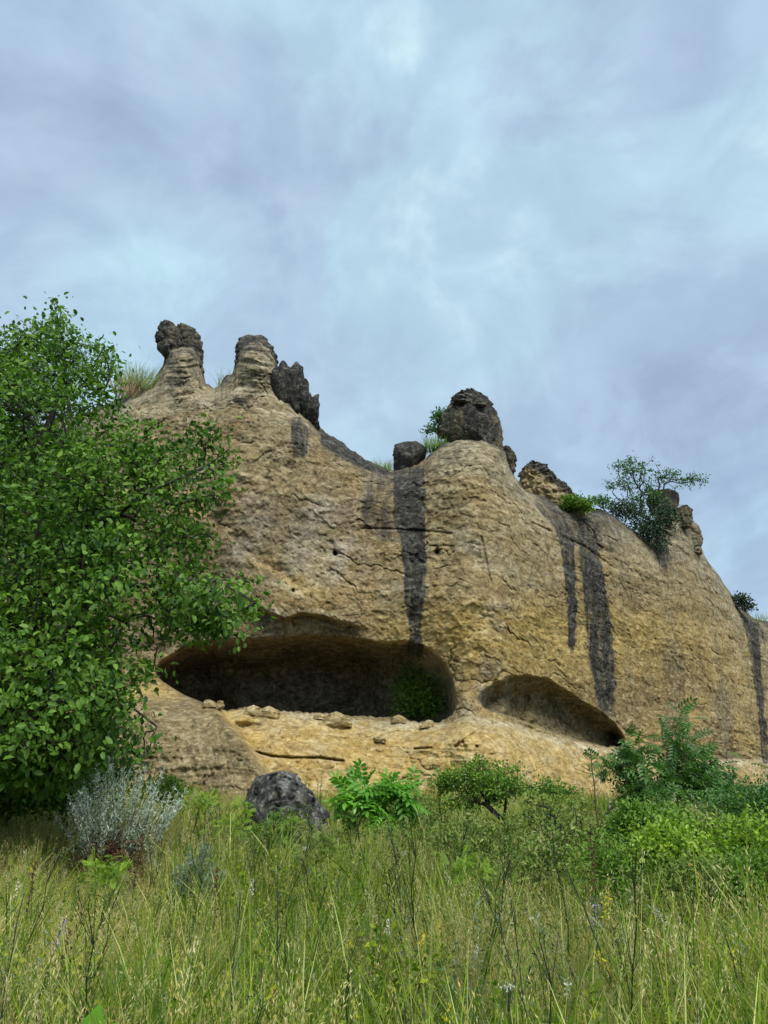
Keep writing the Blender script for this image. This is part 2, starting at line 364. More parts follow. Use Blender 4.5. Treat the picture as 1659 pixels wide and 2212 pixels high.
C1T = [(330, 1450), (350, 1425), (400, 1392), (460, 1380), (560, 1376), (700, 1370), (760, 1376), (830, 1386), (880, 1384), (915, 1392), (950, 1418), (975, 1455), (988, 1500), (989, 1520)]
C1B = [(330, 1455), (352, 1474), (400, 1503), (440, 1520), (470, 1530), (490, 1538), (530, 1530), (580, 1534), (640, 1540), (700, 1541), (760, 1548), (830, 1550), (870, 1556), (910, 1562), (950, 1562), (975, 1548), (989, 1522)]
C2T = [(1028, 1508), (1040, 1492), (1065, 1474), (1100, 1462), (1140, 1457), (1180, 1464), (1240, 1500), (1290, 1532), (1330, 1562), (1352, 1596)]
C2B = [(1028, 1512), (1045, 1532), (1080, 1544), (1120, 1556), (1180, 1580), (1240, 1600), (1300, 1614), (1352, 1616)]
def cliff_depth(px, py, sky_y, edge):
    """distance of the rock face along +Y, for the direction (px, py)"""
    Y = np.interp(px, WYS[:, 0], WYS[:, 1])
    Q = P(px, py, Y); X, Z = Q[..., 0], Q[..., 2]
    h = np.clip(py - np.interp(px, _wx, _sk) + 25, 0, None)
    q = lambda a, b_, c=0.0: np.stack([X * a, Z * b_, 0 * X + c], -1)
    # overall form
    Y = Y + 1.3 * np.exp(-edge / 12.0) + 0.9 * np.exp(-edge / 40.0) + 0.5 * np.exp(-edge / 90.0)
    Y = Y - 0.5 * np.exp(-((py - 1290) / 90.0) ** 2) * ss(px, 500, 640) * (1 - ss(px, 1150, 1300))
    apron = curve(px, [(200, 1500), (330, 1470), (440, 1520), (560, 1535), (760, 1550), (960, 1562), (1010, 1545), (1100, 1560), (1200, 1592), (1340, 1620), (1450, 1640), (1800, 1640)])
    da = np.clip(py - apron, 0, None)
    Y = Y - (2.3 * (1 - np.exp(-da / 60.0)) + da * 0.006)
    # column between the caves bulges
    Y = Y - 0.35 * np.exp(-((px - 1010) / 26.0) ** 2 - ((py - 1520) / 70.0) ** 2)
    # left buttress below the big cave, with a diagonal crest
    crest = curve(py, [(1490, 400), (1530, 470), (1570, 505), (1620, 545), (1700, 600)])
    bt = ss((crest - px) / 26.0 + 0.5) * ss(py, 1490, 1540)
    Y = Y - 1.0 * bt
    Y = Y - 0.14 * bt * fbm(q(1.6, 0.35, 2.0) + np.stack([Z * 0.8, 0 * Z, 0 * Z], -1), 4, 0.55, True)
    # broad relief
    Y = Y - 0.75 * fbm(q(0.16, 0.16, 1.0), 3) - 0.26 * fbm(q(0.55, 0.6, 4.0), 4, 0.5)
    # strata
    wz = Z * 1.9 + 1.2 * fbm(q(0.25, 0.25, 9.0), 2) + 0.10 * X
    up = np.exp(-np.clip(h, 0, None) / 110.0) * 2.0 + 0.25 + 0.5 * ss(px, 1150, 1400)
    low = ss(py, 1560, 1620)
    tp = np.exp(-h / 75.0) + 0.25 * ss(px, 380, 480) * (1 - ss(py, 950, 1050))
    Y = Y - (0.12 + 0.14 * ss(-py, -860, -800)) * tp * fbm(np.stack([X * 0.35 + .4 * fbm(q(1.2, 1.2, 88), 2), wz * 1.15, 0 * X + 33.0], -1), 4, 0.62, True) - 0.16 * ss(py, 1535, 1560) * (1 - ss(py, 1630, 1680)) * fbm(q(0.9, 1.5, 35), 5, .62, True)
    Y = Y - 0.10 * up * fbm(np.stack([X * 0.22, wz, 0 * X + 2.0], -1), 4, 0.6) - 0.10 * low * fbm(np.stack([X * 0.3, wz * 1.6, 0 * X + 5.0], -1), 4, 0.6, True)
    # honeycomb weathering
    hc = fbm(q(1.5, 1.9, 7.0) + 0.5 * np.stack([fbm(q(1.0, 1.0, 11.0), 2), fbm(q(1.0, 1.0, 15.0), 2), 0 * X], -1), 4, 0.6, True)
    Y = Y - 0.040 * hc * (1 - 0.55 * low) - 0.050 * fbm(q(4.0, 5.0, 3.0), 5, 0.75)
    cn = np.abs(pn(np.stack([X * .42 + .3 * fbm(q(1.5, 1.5, 61), 3), Z * .8 + .3 * fbm(q(1.5, 1.5, 63), 3), 0 * X + 60], -1)))
    Y = Y + 0.10 * np.exp(-(cn / 0.018) ** 2) * ss(pn(q(.5, .5, 66)), 0.02, .2)
    cn = np.abs(pn(np.stack([X * .9 + .3 * fbm(q(2.5, 2.5, 71), 3), Z * 1.9 + .3 * fbm(q(2.5, 2.5, 73), 3), 0 * X + 70], -1)))
    Y = Y + 0.04 * np.exp(-(cn / 0.03) ** 2) * ss(pn(q(.8, .8, 76)), 0.0, .2)
    rl = curve(px, [(1100, 1020), (1140, 1078), (1175, 1120), (1215, 1165), (1262, 1195), (1330, 1235)])
    Y = Y + 1.0 * ss((rl - py) / 10.0 + .5) * ss(px, 1108, 1125) * (1 - ss(px, 1240, 1330))
    flakes = ss(fbm(q(1.05, 1.3, 21.0), 3, 0.6), 0.02, 0.09) * 0.04 + ss(fbm(q(2.3, 2.7, 25.0), 3, 0.6), 0.05, 0.11) * 0.03
    Y = Y - flakes
    # vertical flutes on the right
    Y = Y - 0.10 * ss(px, 1150, 1350) * fbm(np.stack([(X * 1.1 + (Z * 0.25)), Z * 0.16, 0 * X + 8], -1), 3, 0.5)
    # ledges and cracks
    brow = curve(px, [(500, 1300), (545, 1306), (570, 1316), (619, 1335), (649, 1322), (698, 1328), (738, 1342), (800, 1356)])
    Y = Y + 0.55 * ss((py - brow) / 7.0) * ss(px, 500, 545) * (1 - ss(px, 720, 810)) * (1 - ss(py, 1370, 1440))
    dg = 22 * fbm(np.stack([px / 30, py / 30, 0 * px + 2], -1), 3) + curve(px, [(420, 1100), (470, 1140), (520, 1185), (560, 1215), (600, 1240), (666, 1300)])
    Y = Y + 0.30 * np.exp(-np.clip((dg - py) / 45.0, 0, 9)) * ss((dg - py) / 18.0 + .5) * (0.6 + 1.5 * fbm(q(.5, .5, 101), 2)) * ss(px, 400, 450) * (1 - ss(px, 620, 680))
    for pts, w, d in (([(781, 1142), (850, 1143), (917, 1147), (974, 1152)], 2.2, 0.10), ([(552, 1624), (589, 1634), (635, 1637), (691, 1637), (742, 1644)], 2.6, 0.35), ([(895, 1618), (932, 1615)], 2.2, 0.25),
                      ([(985, 1612), (1015, 1590), (1040, 1575)], 3.5, 0.22), ([(1040, 1160), (1050, 1210), (1060, 1260)], 2.5, 0.12), ([(1150, 1130), (1260, 1180), (1330, 1230)], 3.0, 0.12)):
        Y = Y + d * np.exp(-(poly_dist(px, py, pts, False) / w) ** 2)
    for x, y, r, d in ((724, 1195, 3.8, .7), (633, 1276, 3.0, .6), (944, 1193, 4.2, .55), (1232, 1492, 0.1, 0), (1137, 1503, 9, .5), (1068, 1568, 7, .25), (1444, 1636, 9, .9), (1000, 1604, 2.5, .3), (1030, 1612, 2.0, .3)):
        Y = Y + d * np.exp(-(((px - x) / r) ** 2 + ((py - y) / (r * 1.2)) ** 2))
    # knobs on and under the cave lip
    for x, y, rx, ry, d in ((450, 1522, 14, 8, .3), (472, 1524, 9, 9, .3), (570, 1538, 34, 11, .5), (520, 1552, 20, 10, .35), (728, 1556, 32, 13, .55), (862, 1556, 16, 8, .3), (925, 1562, 14, 8, .35), (645, 1560, 18, 8, -.3),
                            (540, 1570, 26, 9, -.4), (600, 1585, 22, 10, .2), (790, 1590, 60, 16, .15), (960, 1600, 50, 30, .4), (700, 1600, 60, 10, -.2)):
        Y = Y - d * np.exp(-(((px - x) / rx) ** 2 + ((py - y) / ry) ** 2) ** 1.5)
    # caves
    wob = 5 * fbm(np.stack([px / 40, py / 40, 0 * px + 3], -1), 3)
    for T, B, x0, x1, dm, wt, wb, wx in ((C1T, C1B, 330, 989, 4.6, 84.0, 4.0, 26.0), (C2T, C2B, 1028, 1352, 1.9, 46.0, 5.0, 22.0)):
        rg = 8 * fbm(np.stack([px / 13, 0 * py, 0 * px + 9], -1), 4, 0.6) * ss(px, 440, 480); t = curve(px, T) + wob * 0.9 + rg * .5; bb = curve(px, B) + wob * 0.5 + rg
        ft = ss((py - t) / wt) ** 0.55; fb = ss((bb - py) / wb); fx = ss((px - x0) / wx) ** 0.6 * ss((x1 - px) / wx) ** 0.6
        if x0 < 400: dm = dm * (0.55 + 0.45 * ss(px, 330, 470)) * (0.45 + 0.55 * (1 - ss(px, 760, 930)))
        else: dm = dm * (0.45 + 0.55 * ss(px, 1085, 1110))
        Y = Y + (dm + 0.45 * fbm(q(.9, 1.1, 90), 4, .6) + 0.16 * fbm(q(3, 3.5, 93), 4, .65, True)) * ft * fb * fx
    return Y
def cliff_attr(px, py, sky_y, V):
    X, Z = V[..., 0], V[..., 2]; h = py - sky_y
    q = lambda a, c: np.stack([X * a, Z * a, 0 * X + c], -1)
    n1_ = fbm(q(0.35, 31.0), 3); n2_ = fbm(q(1.4, 37.0), 4, 0.6)
    halo = np.zeros(px.shape)
    def strip(pts):
        nonlocal halo
        """vertical run-off stain: (y, left, right, strength)"""
        pts = np.asarray(pts, float); l = np.interp(py, pts[:, 0], pts[:, 1]); r_ = np.interp(py, pts[:, 0], pts[:, 2]); s = np.interp(py, pts[:, 0], pts[:, 3], left=0, right=0)
        l = l + 7 * fbm(np.stack([py / 14, px / 300, 0 * px + 81], -1), 4, .6); r_ = r_ + 9 * fbm(np.stack([py / 17, px / 300, 0 * px + 84], -1), 4, .6); w = np.maximum((r_ - l) * 0.2, 4.0)
        s = s * (1.0 + 0.7 * fbm(np.stack([px / 9, py / 90, 0 * px + 87], -1), 3, .6))
        halo = np.maximum(halo, 0.75 * ss((px - l + 12) / 24) * ss((r_ - px + 12) / 24) * s)
        return ss((px - l) / w + 0.5) * ss((r_ - px) / w + 0.5) * s
    S = np.zeros(px.shape)
    for pts in ([(1005, 846, 918, .5), (1040, 850, 918, .95), (1120, 850, 918, 1.05), (1146, 852, 920, 1.0), (1156, 866, 918, .95), (1200, 868, 922, .95), (1230, 872, 920, .9), (1290, 872, 918, .8), (1340, 880, 912, .65), (1368, 887, 909, .65), (1395, 878, 915, .9), (1420, 880, 915, .5)],
                [(1015, 770, 850, .35), (1040, 778, 850, .5), (1100, 780, 820, .55), (1140, 790, 850, .45), (1168, 820, 880, .5), (1180, 830, 870, 0)],
                [(1015, 790, 850, .35), (1060, 790, 850, .5), (1140, 800, 850, .48), (1160, 805, 850, 0)],
                [(1100, 1180, 1230, .4), (1150, 1200, 1240, .7), (1180, 1212, 1240, .85), (1300, 1226, 1246, .95), (1385, 1227, 1243, .95), (1410, 1230, 1240, .5), (1420, 1232, 1240, 0)],
                [(1110, 1232, 1300, .5), (1170, 1245, 1290, .8), (1250, 1258, 1306, .85), (1330, 1264, 1318, .8), (1420, 1270, 1330, .8), (1500, 1286, 1328, .75), (1545, 1300, 1326, .6), (1565, 1306, 1325, 0)],
                [(1150, 1405, 1440, .6), (1190, 1415, 1446, .75), (1225, 1425, 1456, .6), (1250, 1440, 1462, 0)],
                [(1310, 1590, 1640, .6), (1360, 1610, 1642, .75), (1430, 1622, 1644, .75), (1520, 1636, 1652, .8), (1650, 1646, 1660, .7)],
                [(900, 625, 655, .4), (930, 628, 668, .75), (985, 632, 662, .6), (1000, 640, 660, 0)],
                [(1120, 1330, 1400, .3), (1160, 1350, 1400, .25), (1200, 1360, 1390, 0)]):
        S = np.maximum(S, strip(pts))
    S = np.maximum(S, 0.85 * np.exp(-np.clip(h - 4, 0, None) / 26.0) * ss(px, 640, 700) * (1 - ss(px, 800, 850)) * ss(n1_ + 0.5, 0.1, 0.7))
    S = np.maximum(S, 0.75 * np.exp(-np.clip(h - 10, 0, None) / 40.0) * ss(px, 1140, 1190) * (1 - ss(px, 1290, 1420)))
    S = np.maximum(S, 0.75 * np.exp(-np.clip(h, 0, None) / 16.0) * ss(n2_, -0.35, 0.25)); S = np.maximum(S, 0.55 * np.exp(-np.clip(h, 0, None) / 60.0) * ss(n2_, 0.0, 0.3))
    S = np.maximum(S, 0.7 * np.exp(-((px - 520) / 24.0) ** 2 - ((py - 866) / 9.0) ** 2) )  # dark oval in the colour stands for a shaded pocket in the rock
    S = np.maximum(S, 0.6 * np.exp(-((px - 1645) / 22.0) ** 2 - ((py - 1370) / 28.0) ** 2))
    S = np.maximum(S, 0.7 * np.exp(-((px - 1320) / 22.0) ** 2 - ((py - 1590) / 22.0) ** 2))
    grey = 0.7 * np.exp(-np.clip(h - 15, 0, None) / 60.0) * ss(px, 640, 720) * (1 - ss(px, 880, 930)) + 0.75 * np.exp(-np.clip(h, 0, None) / 60.0) * ss(px, 1150, 1200) * (1 - ss(px, 1400, 1470))
    grey = np.maximum(grey, 0.55 * ss(n1_, -0.05, 0.22) * (1 - ss(py, 1240, 1400))); grey = np.maximum(grey, halo)
    grey = np.maximum(grey, 0.45 * ss(px, 1240, 1300) * ss(fbm(np.stack([X * .8, Z * .12, 0 * X + 97], -1), 3), .05, .3))
    hb = np.clip(py - np.interp(px, _wx, _sk), 0, None); grey = np.maximum(grey, (0.30 + 0.75 * ss(fbm(np.stack([X * .5, Z * 1.4, 0 * X + 47], -1), 4, .6), -.15, .25)) * np.exp(-hb / 60.0))
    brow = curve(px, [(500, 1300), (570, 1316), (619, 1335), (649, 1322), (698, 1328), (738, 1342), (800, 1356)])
    grey = np.maximum(grey, 0.6 * ss((py - brow) / 6.0) * (1 - ss(px, 735, 860)) * (1 - ss(py, 1400, 1440)))  # grey below the brow puts the overhang's shade into the colour
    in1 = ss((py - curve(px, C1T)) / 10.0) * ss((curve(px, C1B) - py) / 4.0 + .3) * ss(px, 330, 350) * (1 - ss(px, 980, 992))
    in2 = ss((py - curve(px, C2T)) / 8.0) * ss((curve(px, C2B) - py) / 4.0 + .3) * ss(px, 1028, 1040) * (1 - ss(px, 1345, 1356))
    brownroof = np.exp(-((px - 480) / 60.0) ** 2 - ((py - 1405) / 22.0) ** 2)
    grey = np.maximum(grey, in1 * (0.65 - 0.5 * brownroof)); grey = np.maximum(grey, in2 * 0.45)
    S = np.maximum(S, in1 * 0.30 * (1 - 0.5 * ss(px, 760, 880)) * ss(py + 14 * n1_, 1425, 1462) * (1 - 0.6 * brownroof))  # darker tone over the lower back wall of the large cave
    crest = curve(py, [(1490, 400), (1530, 470), (1570, 505), (1620, 545), (1700, 600)])
    bt = ss((crest - px) / 22.0 + 0.3) * ss(py, 1490, 1520)
    grey = np.maximum(grey, bt * 0.55)
    apron = curve(px, [(200, 1500), (330, 1470), (440, 1520), (560, 1535), (760, 1550), (960, 1562), (1010, 1545), (1100, 1560), (1200, 1592), (1340, 1620), (1450, 1640), (1800, 1640)])
    low = ss((py - apron) / 10.0)
    S = np.maximum(S, 0.62 * ss((curve(px, [(1100, 1020), (1140, 1078), (1175, 1120), (1215, 1165), (1262, 1195), (1330, 1200), (1420, 1200)]) - py) / 14.0 + .3) * ss(px, 1130, 1165) * (1 - ss(px, 1270, 1420)))
    och = low * (0.95 - 0.5 * bt) * (1 - 0.3 * ss(px, 1150, 1400))
    och = np.maximum(och, (0.75 * np.exp(-((py - 1360) / 55.0) ** 2) * ss(px, 740, 860) + 0.6 * np.exp(-((py - 1420) / 110.0) ** 2) * ss(px, 960, 1020)) * (1 - in1) * (1 - in2) * (1 - 0.5 * ss(px, 1300, 1500)))
    och = np.maximum(och, 0.6 * np.exp(-((py - 1270) / 50.0) ** 2) * ss(px, 560, 640) * (1 - ss(px, 640, 800)))
    och = np.maximum(och, 0.45 * ss(n1_, -0.05, 0.3) + 0.25 * ss(px, 900, 1100))
    och *= (1 - in1 * 0.9) * (1 - in2 * 0.8)
    pale = 0.9 * np.exp(-np.clip(py - np.interp(px, _wx, _sk) - 30, 0, None) / 60.0) * (1 - ss(px, 640, 700) * (1 - ss(px, 900, 960)))
    pale = np.maximum(pale, 0.55 * ss(fbm(q(0.5, 41.0), 3), 0.05, 0.35) * (1 - ss(py, 1250, 1400)))
    pale = np.maximum(pale, 0.8 * ss(px, 1440, 1600) * np.exp(-np.clip(h, 0, None) / 130.0))
    lip = np.exp(-np.abs(py - apron - 6) / 14.0) * ss(px, 480, 560)
    pale = np.maximum(pale, 0.8 * lip + 0.35 * low * (1 - bt) * ss(n2_, -0.1, 0.3))
    pale = np.maximum(pale, 0.85 * np.exp(-((px - 1008) / 24.0) ** 2 - ((py - 1545) / 30.0) ** 2))
    pale = np.maximum(pale, 0.7 * np.exp(-(poly_dist(px, py, [(566, 1247), (619, 1268), (666, 1300)], False) / 8.0) ** 2))
    pale = np.maximum(pale, 0.9 * np.exp(-(poly_dist(px, py, [(570, 1310), (619, 1328), (649, 1316), (698, 1322), (735, 1336)], False) / 5.0) ** 2))
    pale *= (1 - in1) * (1 - in2 * .8)
    green = 0.95 * np.exp(-((px - 905) / 62.0) ** 2 - ((py - 1490) / 62.0) ** 2) * in1
    green = np.maximum(green, 0.12 * in2)
    pink = 0.8 * np.maximum.reduce([np.exp(-((px - x_) / rx_) ** 2 - ((py - y_) / ry_) ** 2) for x_, y_, rx_, ry_ in ((560, 1130, 50, 60), (690, 1110, 60, 40), (745, 1190, 45, 60), (530, 1180, 40, 40), (650, 1170, 40, 60), (720, 1240, 26, 30), (1060, 1440, 24, 26), (1075, 1330, 30, 40), (560, 1375, 60, 12), (690, 1345, 90, 10), (1040, 1500, 20, 24))]) * ss(n2_, -0.35, 0.1)
    S = np.maximum(S, 0.8 * np.exp(-((px - 548) / 46.0) ** 2 - ((py - 752) / 26.0) ** 2) * ss(n2_, -0.3, 0.2)); S = np.maximum(S, 0.7 * np.exp(-((px - 395) / 60.0) ** 2 - ((py - 745) / 14.0) ** 2))
    S = np.maximum(S, 0.9 * ss(h, -2, 4) * (1 - ss(py, curve(px, [(680, 940), (740, 985), (800, 1012), (860, 1030)]), curve(px, [(680, 972), (740, 1002), (800, 1024), (860, 1040)]))) * ss(px, 684, 700) * (1 - ss(px, 830, 860)))
    return {'pink': np.clip(pink, 0, 1), 'stain': S, 'grey': np.clip(grey, 0, 1), 'ochre': np.clip(och, 0, 1), 'pale': np.clip(pale, 0, 1), 'green': green}

cols_x = np.concatenate([np.linspace(-900, 150, 90)[:-1], np.linspace(150, 1680, 905), np.linspace(1680, 3000, 90)[1:]])
NR = 540
v = np.linspace(0, 1, NR)
sy = skyline_top(cols_x) + 9.0 * fbm(np.stack([cols_x / 22, 0 * cols_x, 0 * cols_x + 1], -1), 4, 0.6) + 6 * fbm(np.stack([cols_x / 80, 0 * cols_x, 0 * cols_x + 5], -1), 2)
ybot = np.interp(cols_x, [-900, 300, 900, 1300, 1700, 3000], [1800, 1800, 1790, 1780, 1730, 1700])
PX = np.broadcast_to(cols_x[None], (NR, len(cols_x))); _ym = np.interp(cols_x, _wx, _sk) + 70; NT_ = 110
PY = np.concatenate([sy[None] + (_ym - sy)[None] * np.linspace(0, 1, NT_, endpoint=False)[:, None], _ym[None] + (ybot - _ym)[None] * np.linspace(0, 1, NR - NT_)[:, None]])
SY = np.broadcast_to(sy[None], PX.shape)
_line = np.stack([cols_x, sy], -1)[80:1010:4]
_rs = np.unique(np.append(np.arange(0, NR, 5), NR - 1)); _cs = np.unique(np.append(np.arange(0, len(cols_x), 4), len(cols_x) - 1))
_E = poly_dist(PX[np.ix_(_rs, _cs)], PY[np.ix_(_rs, _cs)], _line, False)
_E = np.minimum(_E, np.clip(PY - SY, 0, None)[np.ix_(_rs, _cs)]) if False else _E
_E1 = np.stack([np.interp(cols_x, cols_x[_cs], r) for r in _E]); EDGE = np.stack([np.interp(np.arange(NR), _rs, _E1[:, c]) for c in range(len(cols_x))], 1)
DY = cliff_depth(PX, PY, SY, EDGE)
CV = P(PX, PY, DY)
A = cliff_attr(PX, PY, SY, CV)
# crown of the cliff runs back as a plateau and comes down behind
top = CV[0]; back = []
zb = P(cols_x, skyline(cols_x) + 4, DY[0])[:, 2]; zb = np.minimum(zb, top[:, 2])
exc = top[:, 2] - zb
for dy_, dz_, ke in ((0.3, -0.02, 0.02), (0.9, -0.10, 0.15), (1.5, -0.25, 0.7), (2.0, -0.4, 1.0), (4.0, -0.9, 1.0), (9.0, -2.2, 1.0), (18.0, -5.0, 1.0)):
    q_ = top.copy(); q_[:, 1] += dy_; q_[:, 2] += dz_ - ke * exc + 0.25 * pn(np.stack([q_[:, 0] * .6, q_[:, 1] * .6, 0 * q_[:, 0]], -1)) * (dy_ > 1.9); back.append(q_)
last = top.copy(); last[:, 1] += 34; last[:, 2] = -1.0; back.append(last)
CVA = np.concatenate([np.stack(back[::-1]), CV], 0); nb = len(back)
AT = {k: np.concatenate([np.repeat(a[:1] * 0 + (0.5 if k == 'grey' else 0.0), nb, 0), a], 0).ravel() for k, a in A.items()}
nr, nc = CVA.shape[:2]
ri, ci = np.meshgrid(np.arange(nr - 1), np.arange(nc - 1), indexing='ij')
fpx = cols_x[ci]; fpy = np.concatenate([np.repeat(PY[:1], nb, 0), PY], 0)[ri, ci]
own = np.zeros(ri.shape, int)
for k, T in enumerate(TOPS): own[(fpx > T[0][0]) & (fpx < T[-1][0]) & (fpy < skyline(fpx) + 2) & (ri > 1)] = k + 1
VC = CVA.reshape(-1, 3)
def piece(name, sel, parent=None):
    ii = (ri * nc + ci)[sel].ravel(); F = np.stack([ii, ii + nc, ii + nc + 1, ii + 1], -1)
    u, inv = np.unique(F, return_inverse=True)
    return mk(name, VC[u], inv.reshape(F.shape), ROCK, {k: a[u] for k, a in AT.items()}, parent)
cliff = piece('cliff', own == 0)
tag(cliff, 'tall ochre sandstone cliff with two hollow caves and dark run-off streaks', 'cliff', kind='structure')
for k, lb in enumerate(('pale hoodoo neck carrying two dark round heads', 'broad layered pale pinnacle with a dark cap', 'pale layered shelf under the big dark block', 'pale pillar at the right end of the ridge')):
    tag(piece('pinnacle' if k != 2 else 'rock_ledge', own == k + 1, cliff), lb)

# ------------------------------------------------------------------ rock lofts: pinnacles, caps, blocks
def rock(name, prof, Y, mat=ROCK, flat=False, lean=0, crack=0.10, facets=0, label=None, cat=None, parent=None, expo=2.2, dratio=0.9, amp=0.10, freq=1.6, strata=0.05, n=44, m=72, attrs=None, seed=0.0, cap=0.35, blocky=0.0, group=None, kind=None):
    """prof: (y, left, right) rows in photo pixels from top to bottom; a closed body with elliptic plan at distance Y"""
    prof = np.asarray(prof, float); ys = np.linspace(prof[0, 0], prof[-1, 0], n)
    l = np.interp(ys, prof[:, 0], prof[:, 1]); r_ = np.interp(ys, prof[:, 0], prof[:, 2])
    l = l + lean * (1 - (ys - ys[0]) / np.ptp(ys)); r_ = r_ + lean * (1 - (ys - ys[0]) / np.ptp(ys))
    a = P(l, ys, Y); b_ = P(r_, ys, Y); c = (a + b_) / 2; hw = (b_[:, 0] - a[:, 0]) / 2
    dp = hw.max() * dratio * (0.55 + 0.45 * hw / hw.max())
    dp = np.minimum(dp, hw * 2.4 + 0.05)
    an = np.arange(m) * 2 * math.pi / m; cs, sn = np.cos(an), np.sin(an)
    e = 2.0 / expo; ex = np.sign(cs) * np.abs(cs) ** e; ey = np.sign(sn) * np.abs(sn) ** e
    V = np.stack([c[:, None, 0] + hw[:, None] * ex[None], c[:, None, 1] + dp[:, None] * ey[None], np.broadcast_to(c[:, None, 2], (n, m))], -1)
    nrm = norm(np.stack([np.broadcast_to(cs, (n, m)), np.broadcast_to(sn, (n, m)), np.zeros((n, m))], -1))
    p = V * freq + seed
    d = amp * (fbm(p, 5, 0.55) * 1.2 + 0.5 * fbm(p * 2.3 + 5, 3, 0.6, True) - 0.25) + strata * fbm(np.stack([V[..., 0] * .4, V[..., 1] * .4, V[..., 2] * 3.2 + seed], -1), 4, 0.65)
    d = d - crack * np.exp(-(pn(p * 0.8 + 51) / 0.07) ** 2) - 0.6 * crack * np.exp(-(pn(p * 1.7 + 57) / 0.08) ** 2)
    if blocky: d = d + blocky * (np.round(pn(p * 0.9 + 9) * 4) / 4)
    V = V + nrm * d[..., None]; V[..., 2] += 0.4 * amp * pn(V * 1.3 + 31 + seed)
    if facets:
        g_ = np.random.default_rng(int(seed * 10) + 3); cc_ = V.reshape(-1, 3).mean(0); ext = np.array([np.ptp(V[..., 0]), np.ptp(V[..., 1]), np.ptp(V[..., 2])]) / 2
        for _ in range(facets):
            nn = g_.normal(size=3) * np.array([.75, .3, .6]); nn[1] -= 1.0; nn /= np.linalg.norm(nn); dd = np.linalg.norm(nn * ext) * g_.uniform(.58, .82)
            ex_ = np.clip((V - cc_) @ nn - dd, 0, None); V = V - nn * (ex_ * 0.88)[..., None]
        V = V + nrm * (0.25 * amp * fbm(V * freq * 3 + 7, 4, .6))[..., None]
    topc = V[0].mean(0) + np.array([0, 0, min(hw[0], 0.5) * cap]); botc = V[-1].mean(0)
    VV = np.concatenate([V.reshape(-1, 3), topc[None], botc[None]])
    i = np.arange(n - 1)[:, None] * m; j = np.arange(m)[None]; j2 = (j + 1) % m
    F4 = np.stack([i + j, i + m + j, i + m + j2, i + j2], -1).reshape(-1, 4)
    j = np.arange(m); j2 = (j + 1) % m
    F3 = np.concatenate([np.stack([np.full(m, n * m), j, j2], -1), np.stack([np.full(m, n * m + 1), (n - 1) * m + j2, (n - 1) * m + j], -1)])
    at = {k: np.zeros(len(VV)) for k in ('stain', 'grey', 'ochre', 'pale', 'green')}
    pxx, pyy, _ = proj(VV)
    for k, f in (attrs or {}).items(): at[k] = np.clip(f(pxx, pyy, VV) if callable(f) else np.full(len(VV), f), 0, 1)
    o = mk(name, VV, [F4, F3], mat, at, parent, not flat)
    return tag(o, label, cat, group, kind)
nz = lambda s, o: (lambda x, y, V: 0.5 + 0.9 * fbm(V * s + o, 4, 0.6))
DARK = {'stain': lambda x, y, V: 0.60 + 0.8 * fbm(V * 1.2, 3), 'grey': 0.9, 'pale': .3}
PALE = {'pale': lambda x, y, V: 0.75 + 0.4 * fbm(V * 0.8, 3), 'grey': lambda x, y, V: 0.25 + 0.7 * fbm(V * 0.9 + 4, 3), 'stain': lambda x, y, V: 0.15 + 0.6 * fbm(V * 0.8 + 14, 3)}
# first hoodoo
rock('cap_rock', [(703, 350, 372), (706, 345, 380), (714, 341, 388), (726, 337, 394), (740, 336, 396), (752, 340, 396), (762, 346, 394), (774, 354, 388)], 28.3, label='dark rounded left head of the hoodoo', parent=cliff, attrs=DARK, amp=0.17, seed=8, freq=1.3)
rock('cap_rock', [(710, 384, 416), (714, 380, 424), (724, 376, 431), (745, 378, 435), (768, 388, 437), (788, 404, 438), (805, 420, 440)], 28.7, label='dark drooping right head of the hoodoo', parent=cliff, attrs=DARK, amp=0.17, seed=12, freq=1.3)
# second hoodoo
rock('cap_rock', [(727, 536, 564), (731, 526, 573), (740, 515, 582), (752, 510, 590), (766, 508, 597), (780, 507, 600), (797, 508, 596)], 27.9, label='dark crust capping the broad pinnacle', parent=cliff, attrs={'stain': lambda x, y, V: 1.25 - (y - 730) / 90 + 0.7 * fbm(V * 1.1, 3), 'grey': 0.5, 'pale': .7}, facets=4, amp=0.14, dratio=.75, seed=21, freq=1.9)
for k, (t_, b2, l_, r2, Yk) in enumerate([(786, 862, 586, 606, 26.9), (778, 876, 598, 618, 27.0), (782, 884, 611, 632, 27.2), (774, 894, 625, 643, 27.2), (778, 900, 638, 654, 27.3), (822, 905, 648, 664, 27.4), (846, 916, 660, 675, 27.6), (842, 922, 672, 685, 27.6), (905, 930, 676, 690, 27.8)]):
    rock('dark_slab', [(t_, l_ + 5, r2 - 5), (t_ + 6, l_ + 2, r2 - 2), (t_ + 18, l_ - 1, r2), ((t_ + b2) / 2, l_ - 4, r2 + 2), (b2, l_ - 2, r2 + 1)], Yk, parent=cliff, attrs={'stain': lambda x, y, V: 0.95 + 0.6 * fbm(V * 2, 2), 'grey': 1.0}, amp=0.10, seed=30 + k * 3, freq=1.4, blocky=0.0, expo=4.0, facets=5, dratio=1.6, n=16, m=14, crack=.05, flat=True, lean=(-3, 4, -2, 5, 1, 4, 2, 5, 0)[k])
